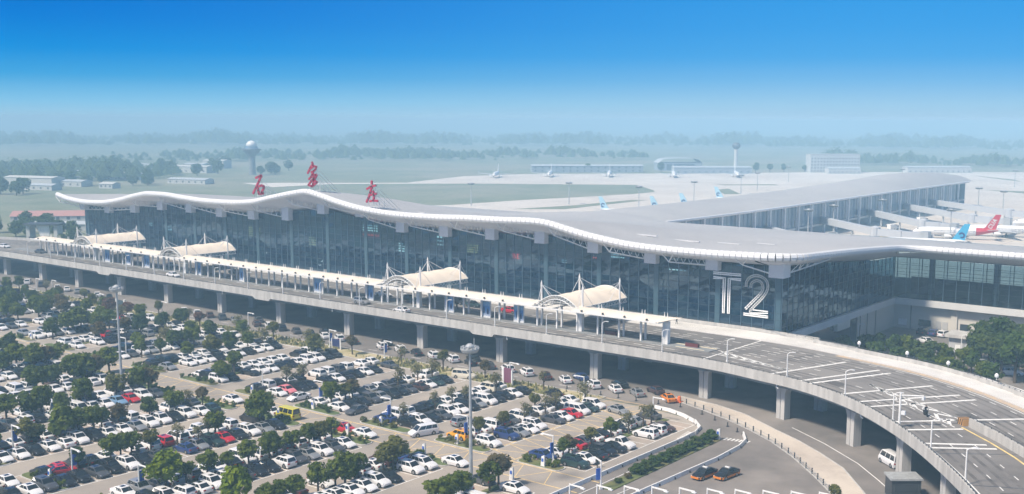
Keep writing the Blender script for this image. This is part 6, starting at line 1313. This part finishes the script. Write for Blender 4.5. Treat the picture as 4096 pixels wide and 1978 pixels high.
us = np.linspace(-1, 1, 11); ob("roof", MB().grid([[(u*24, -14, 8+5*sqrt(max(0, 1-u**4))), (u*24, 14, 8+5*sqrt(max(0, 1-u**4)))] for u in us]), ROOFG, hg); ob("wall", MB().box(0, 0, 0, 47, 27, 8.2), mat("shed_wall", (.30, .34, .38), .7), hg); ob("door", MB().box(0, -13.7, 0, 30, .3, 7), HWIN, hg)
of_ = house("six-storey pale office block with rows of windows across the airfield", -472, 1082, 53, 16, 19, atan2(36, 38.3), WALLW, 16, grp="sheds across the airfield", peak=.3)
house("low terminal wing in front of the office block", -452, 1062, 34, 12, 5.5, atan2(36, 38.3), ROOFG, 8, grp="sheds across the airfield"); house("long pale low building right of the office block", -385, 1150, 70, 14, 6, atan2(36, 38.3), ROOFG, 12, grp="sheds across the airfield")
ft = thing("radar_tower", "very faint white tower near the horizon right of centre", "tower", (-545, 1006.4, 0)); ob("shaft", MB().lathe([(2.2, 0), (2.0, 24)], n=12), WALLW, ft); ob("cab", MB().lathe([(2.0, 23.8), (4.2, 26.5), (4.2, 28.4), (2.4, 30.6)], n=14), mat("tower_cab", (.10, .12, .15), .5), ft)
# trees of the village and meadow (each its own), woods toward the horizon as masses
rt_ = random.Random(21); nt_ = 0
spots = [(-769, 369, 7, 12), (-751, 371, 6, 10), (-760, 380, 7, 12), (-828, 451, 6, 11), (-819, 459, 6, 10), (-812, 468, 5, 10), (-891, 520, 7, 12), (-885, 512, 7, 12), (-876, 518, 6, 11), (-784, 490, 6, 10), (-800, 500, 7, 12), (-790, 481, 5, 9), (-491, 241, 4, 7), (-483, 243, 3.5, 6), (-476, 252, 4.5, 8), (-500, 250, 4, 7), (-455, 249, 3.5, 6.5), (-448, 254, 3.5, 6.5), (-442, 240, 3, 6), (-515, 243, 4.5, 8), (-525, 236, 5, 8), (-436, 232, 3, 5.5), (-515, 262, 4, 7), (-505, 262, 4.5, 7.5), (-522, 272, 4, 7), (-496, 256, 4, 7), (-535, 268, 4, 7), (-482, 262, 3.5, 6), (-860, 460, 6, 10), (-905, 545, 7, 12), (-930, 560, 7, 12), (-920, 600, 7, 12), (-955, 610, 8, 13), (-905, 640, 7, 12), (-880, 600, 6, 11), (-890, 690, 7, 12), (-870, 675, 6, 10), (-855, 668, 6, 10), (-840, 640, 5, 9), (-980, 690, 8, 13), (-1020, 730, 8, 13), (-900, 720, 6, 11), (-507, 1040, 4, 9), (-518, 1030, 4, 9), (-530, 1022, 5, 10), (-497, 1068, 4, 8), (-660, 905, 5, 9), (-605, 958, 5, 10)]
for k, (x, y, r_, h_) in enumerate(sorted(spots, key=lambda s: atan2(s[0], s[1]))):
    tree(x, y, r_, h_, rt_.choice(['d', 'y', 'd']), "hazy dark tree in the distance, %s from the left" % ORD[k], "distant trees on the airfield's edge")
def woods(name, d0, d1, a0, a1, n, h0, h1, seed, lab):
    r = random.Random(seed); v = []; f = []
    for q in range(n):
        d = r.uniform(d0, d1); a = radians(r.uniform(a0, a1)); x, y = d*sin(a), d*cos(a); s = r.uniform(h0, h1)*.5*(1+.28*sin(a*41+seed)+.22*sin(a*97+2*seed)+.15*r.gauss(0, 1))
        cv, cf = CRV[6+q % 2]; k0 = len(v)
        for fi in range(0, len(cf), 4): i = len(v); v += [(x+cv[j][0]*s*1.5, y+cv[j][1]*s*1.5, s*.9+cv[j][2]*s*1.0) for j in cf[fi]]; f.append((i, i+1, i+2, i+3))
        i = len(v)           # solid heart of the crown so that far woods close up
        for t_ in range(7): v.append((x+s*1.1*cos(t_*.9), y+s*1.1*sin(t_*.9), s*.5+.0))
        v.append((x, y, s*1.75)); [f.append((i+t_, i+(t_+1) % 7, i+7)) for t_ in range(7)]
    return ob(name, pymesh(name, v, f, [LEAF['d']]), kind='stuff', label=lab, cat="woods")
woods("woods", 1000, 1250, -68, -56.5, 200, 9, 14, 1, "hazy belt of trees behind the village at left"); woods("woods", 1400, 1700, -60, -40, 300, 7, 11, 2, "hazy wood behind the control tower")
woods("woods", 2200, 3000, -70, -12, 1700, 12, 21, 3, "faint wood along the horizon"); woods("woods", 1500, 1700, -50, -33, 200, 8, 12, 4, "faint wood behind the long sheds"); woods("woods", 1400, 1560, -24, -13, 160, 9, 13, 5, "faint low wood at right of the office block")

# ---------------------------------------------------------------- haze
hz = MB().hexa([(-9000, -60, -1.2), (1400, -60, -1.2), (3800, 8900, -1.2), (-8900, 8900, -1.2), (-9000, -60, 56.5), (1400, -60, 56.5), (3800, 8900, 56.5), (-8900, 8900, 56.5)])
HM = bpy.data.materials.new("haze_volume"); HM.use_nodes = True; nt = HM.node_tree; nt.nodes.clear(); o_ = nt.nodes.new("ShaderNodeOutputMaterial"); pv = nt.nodes.new("ShaderNodeVolumePrincipled")
pv.inputs['Color'].default_value = (.44, .73, .95, 1); pv.inputs['Density'].default_value = 0.00068; pv.inputs['Anisotropy'].default_value = -.12
nt.links.new(pv.outputs[0], o_.inputs['Volume'])
h_ = ob("haze", hz, HM, kind='stuff')
for w_ in bpy.data.objects:
    if w_.name.startswith(("Cube", "Empty")): print("stray", w_.name)
print("objects", len(bpy.data.objects), "cars", NCAR)
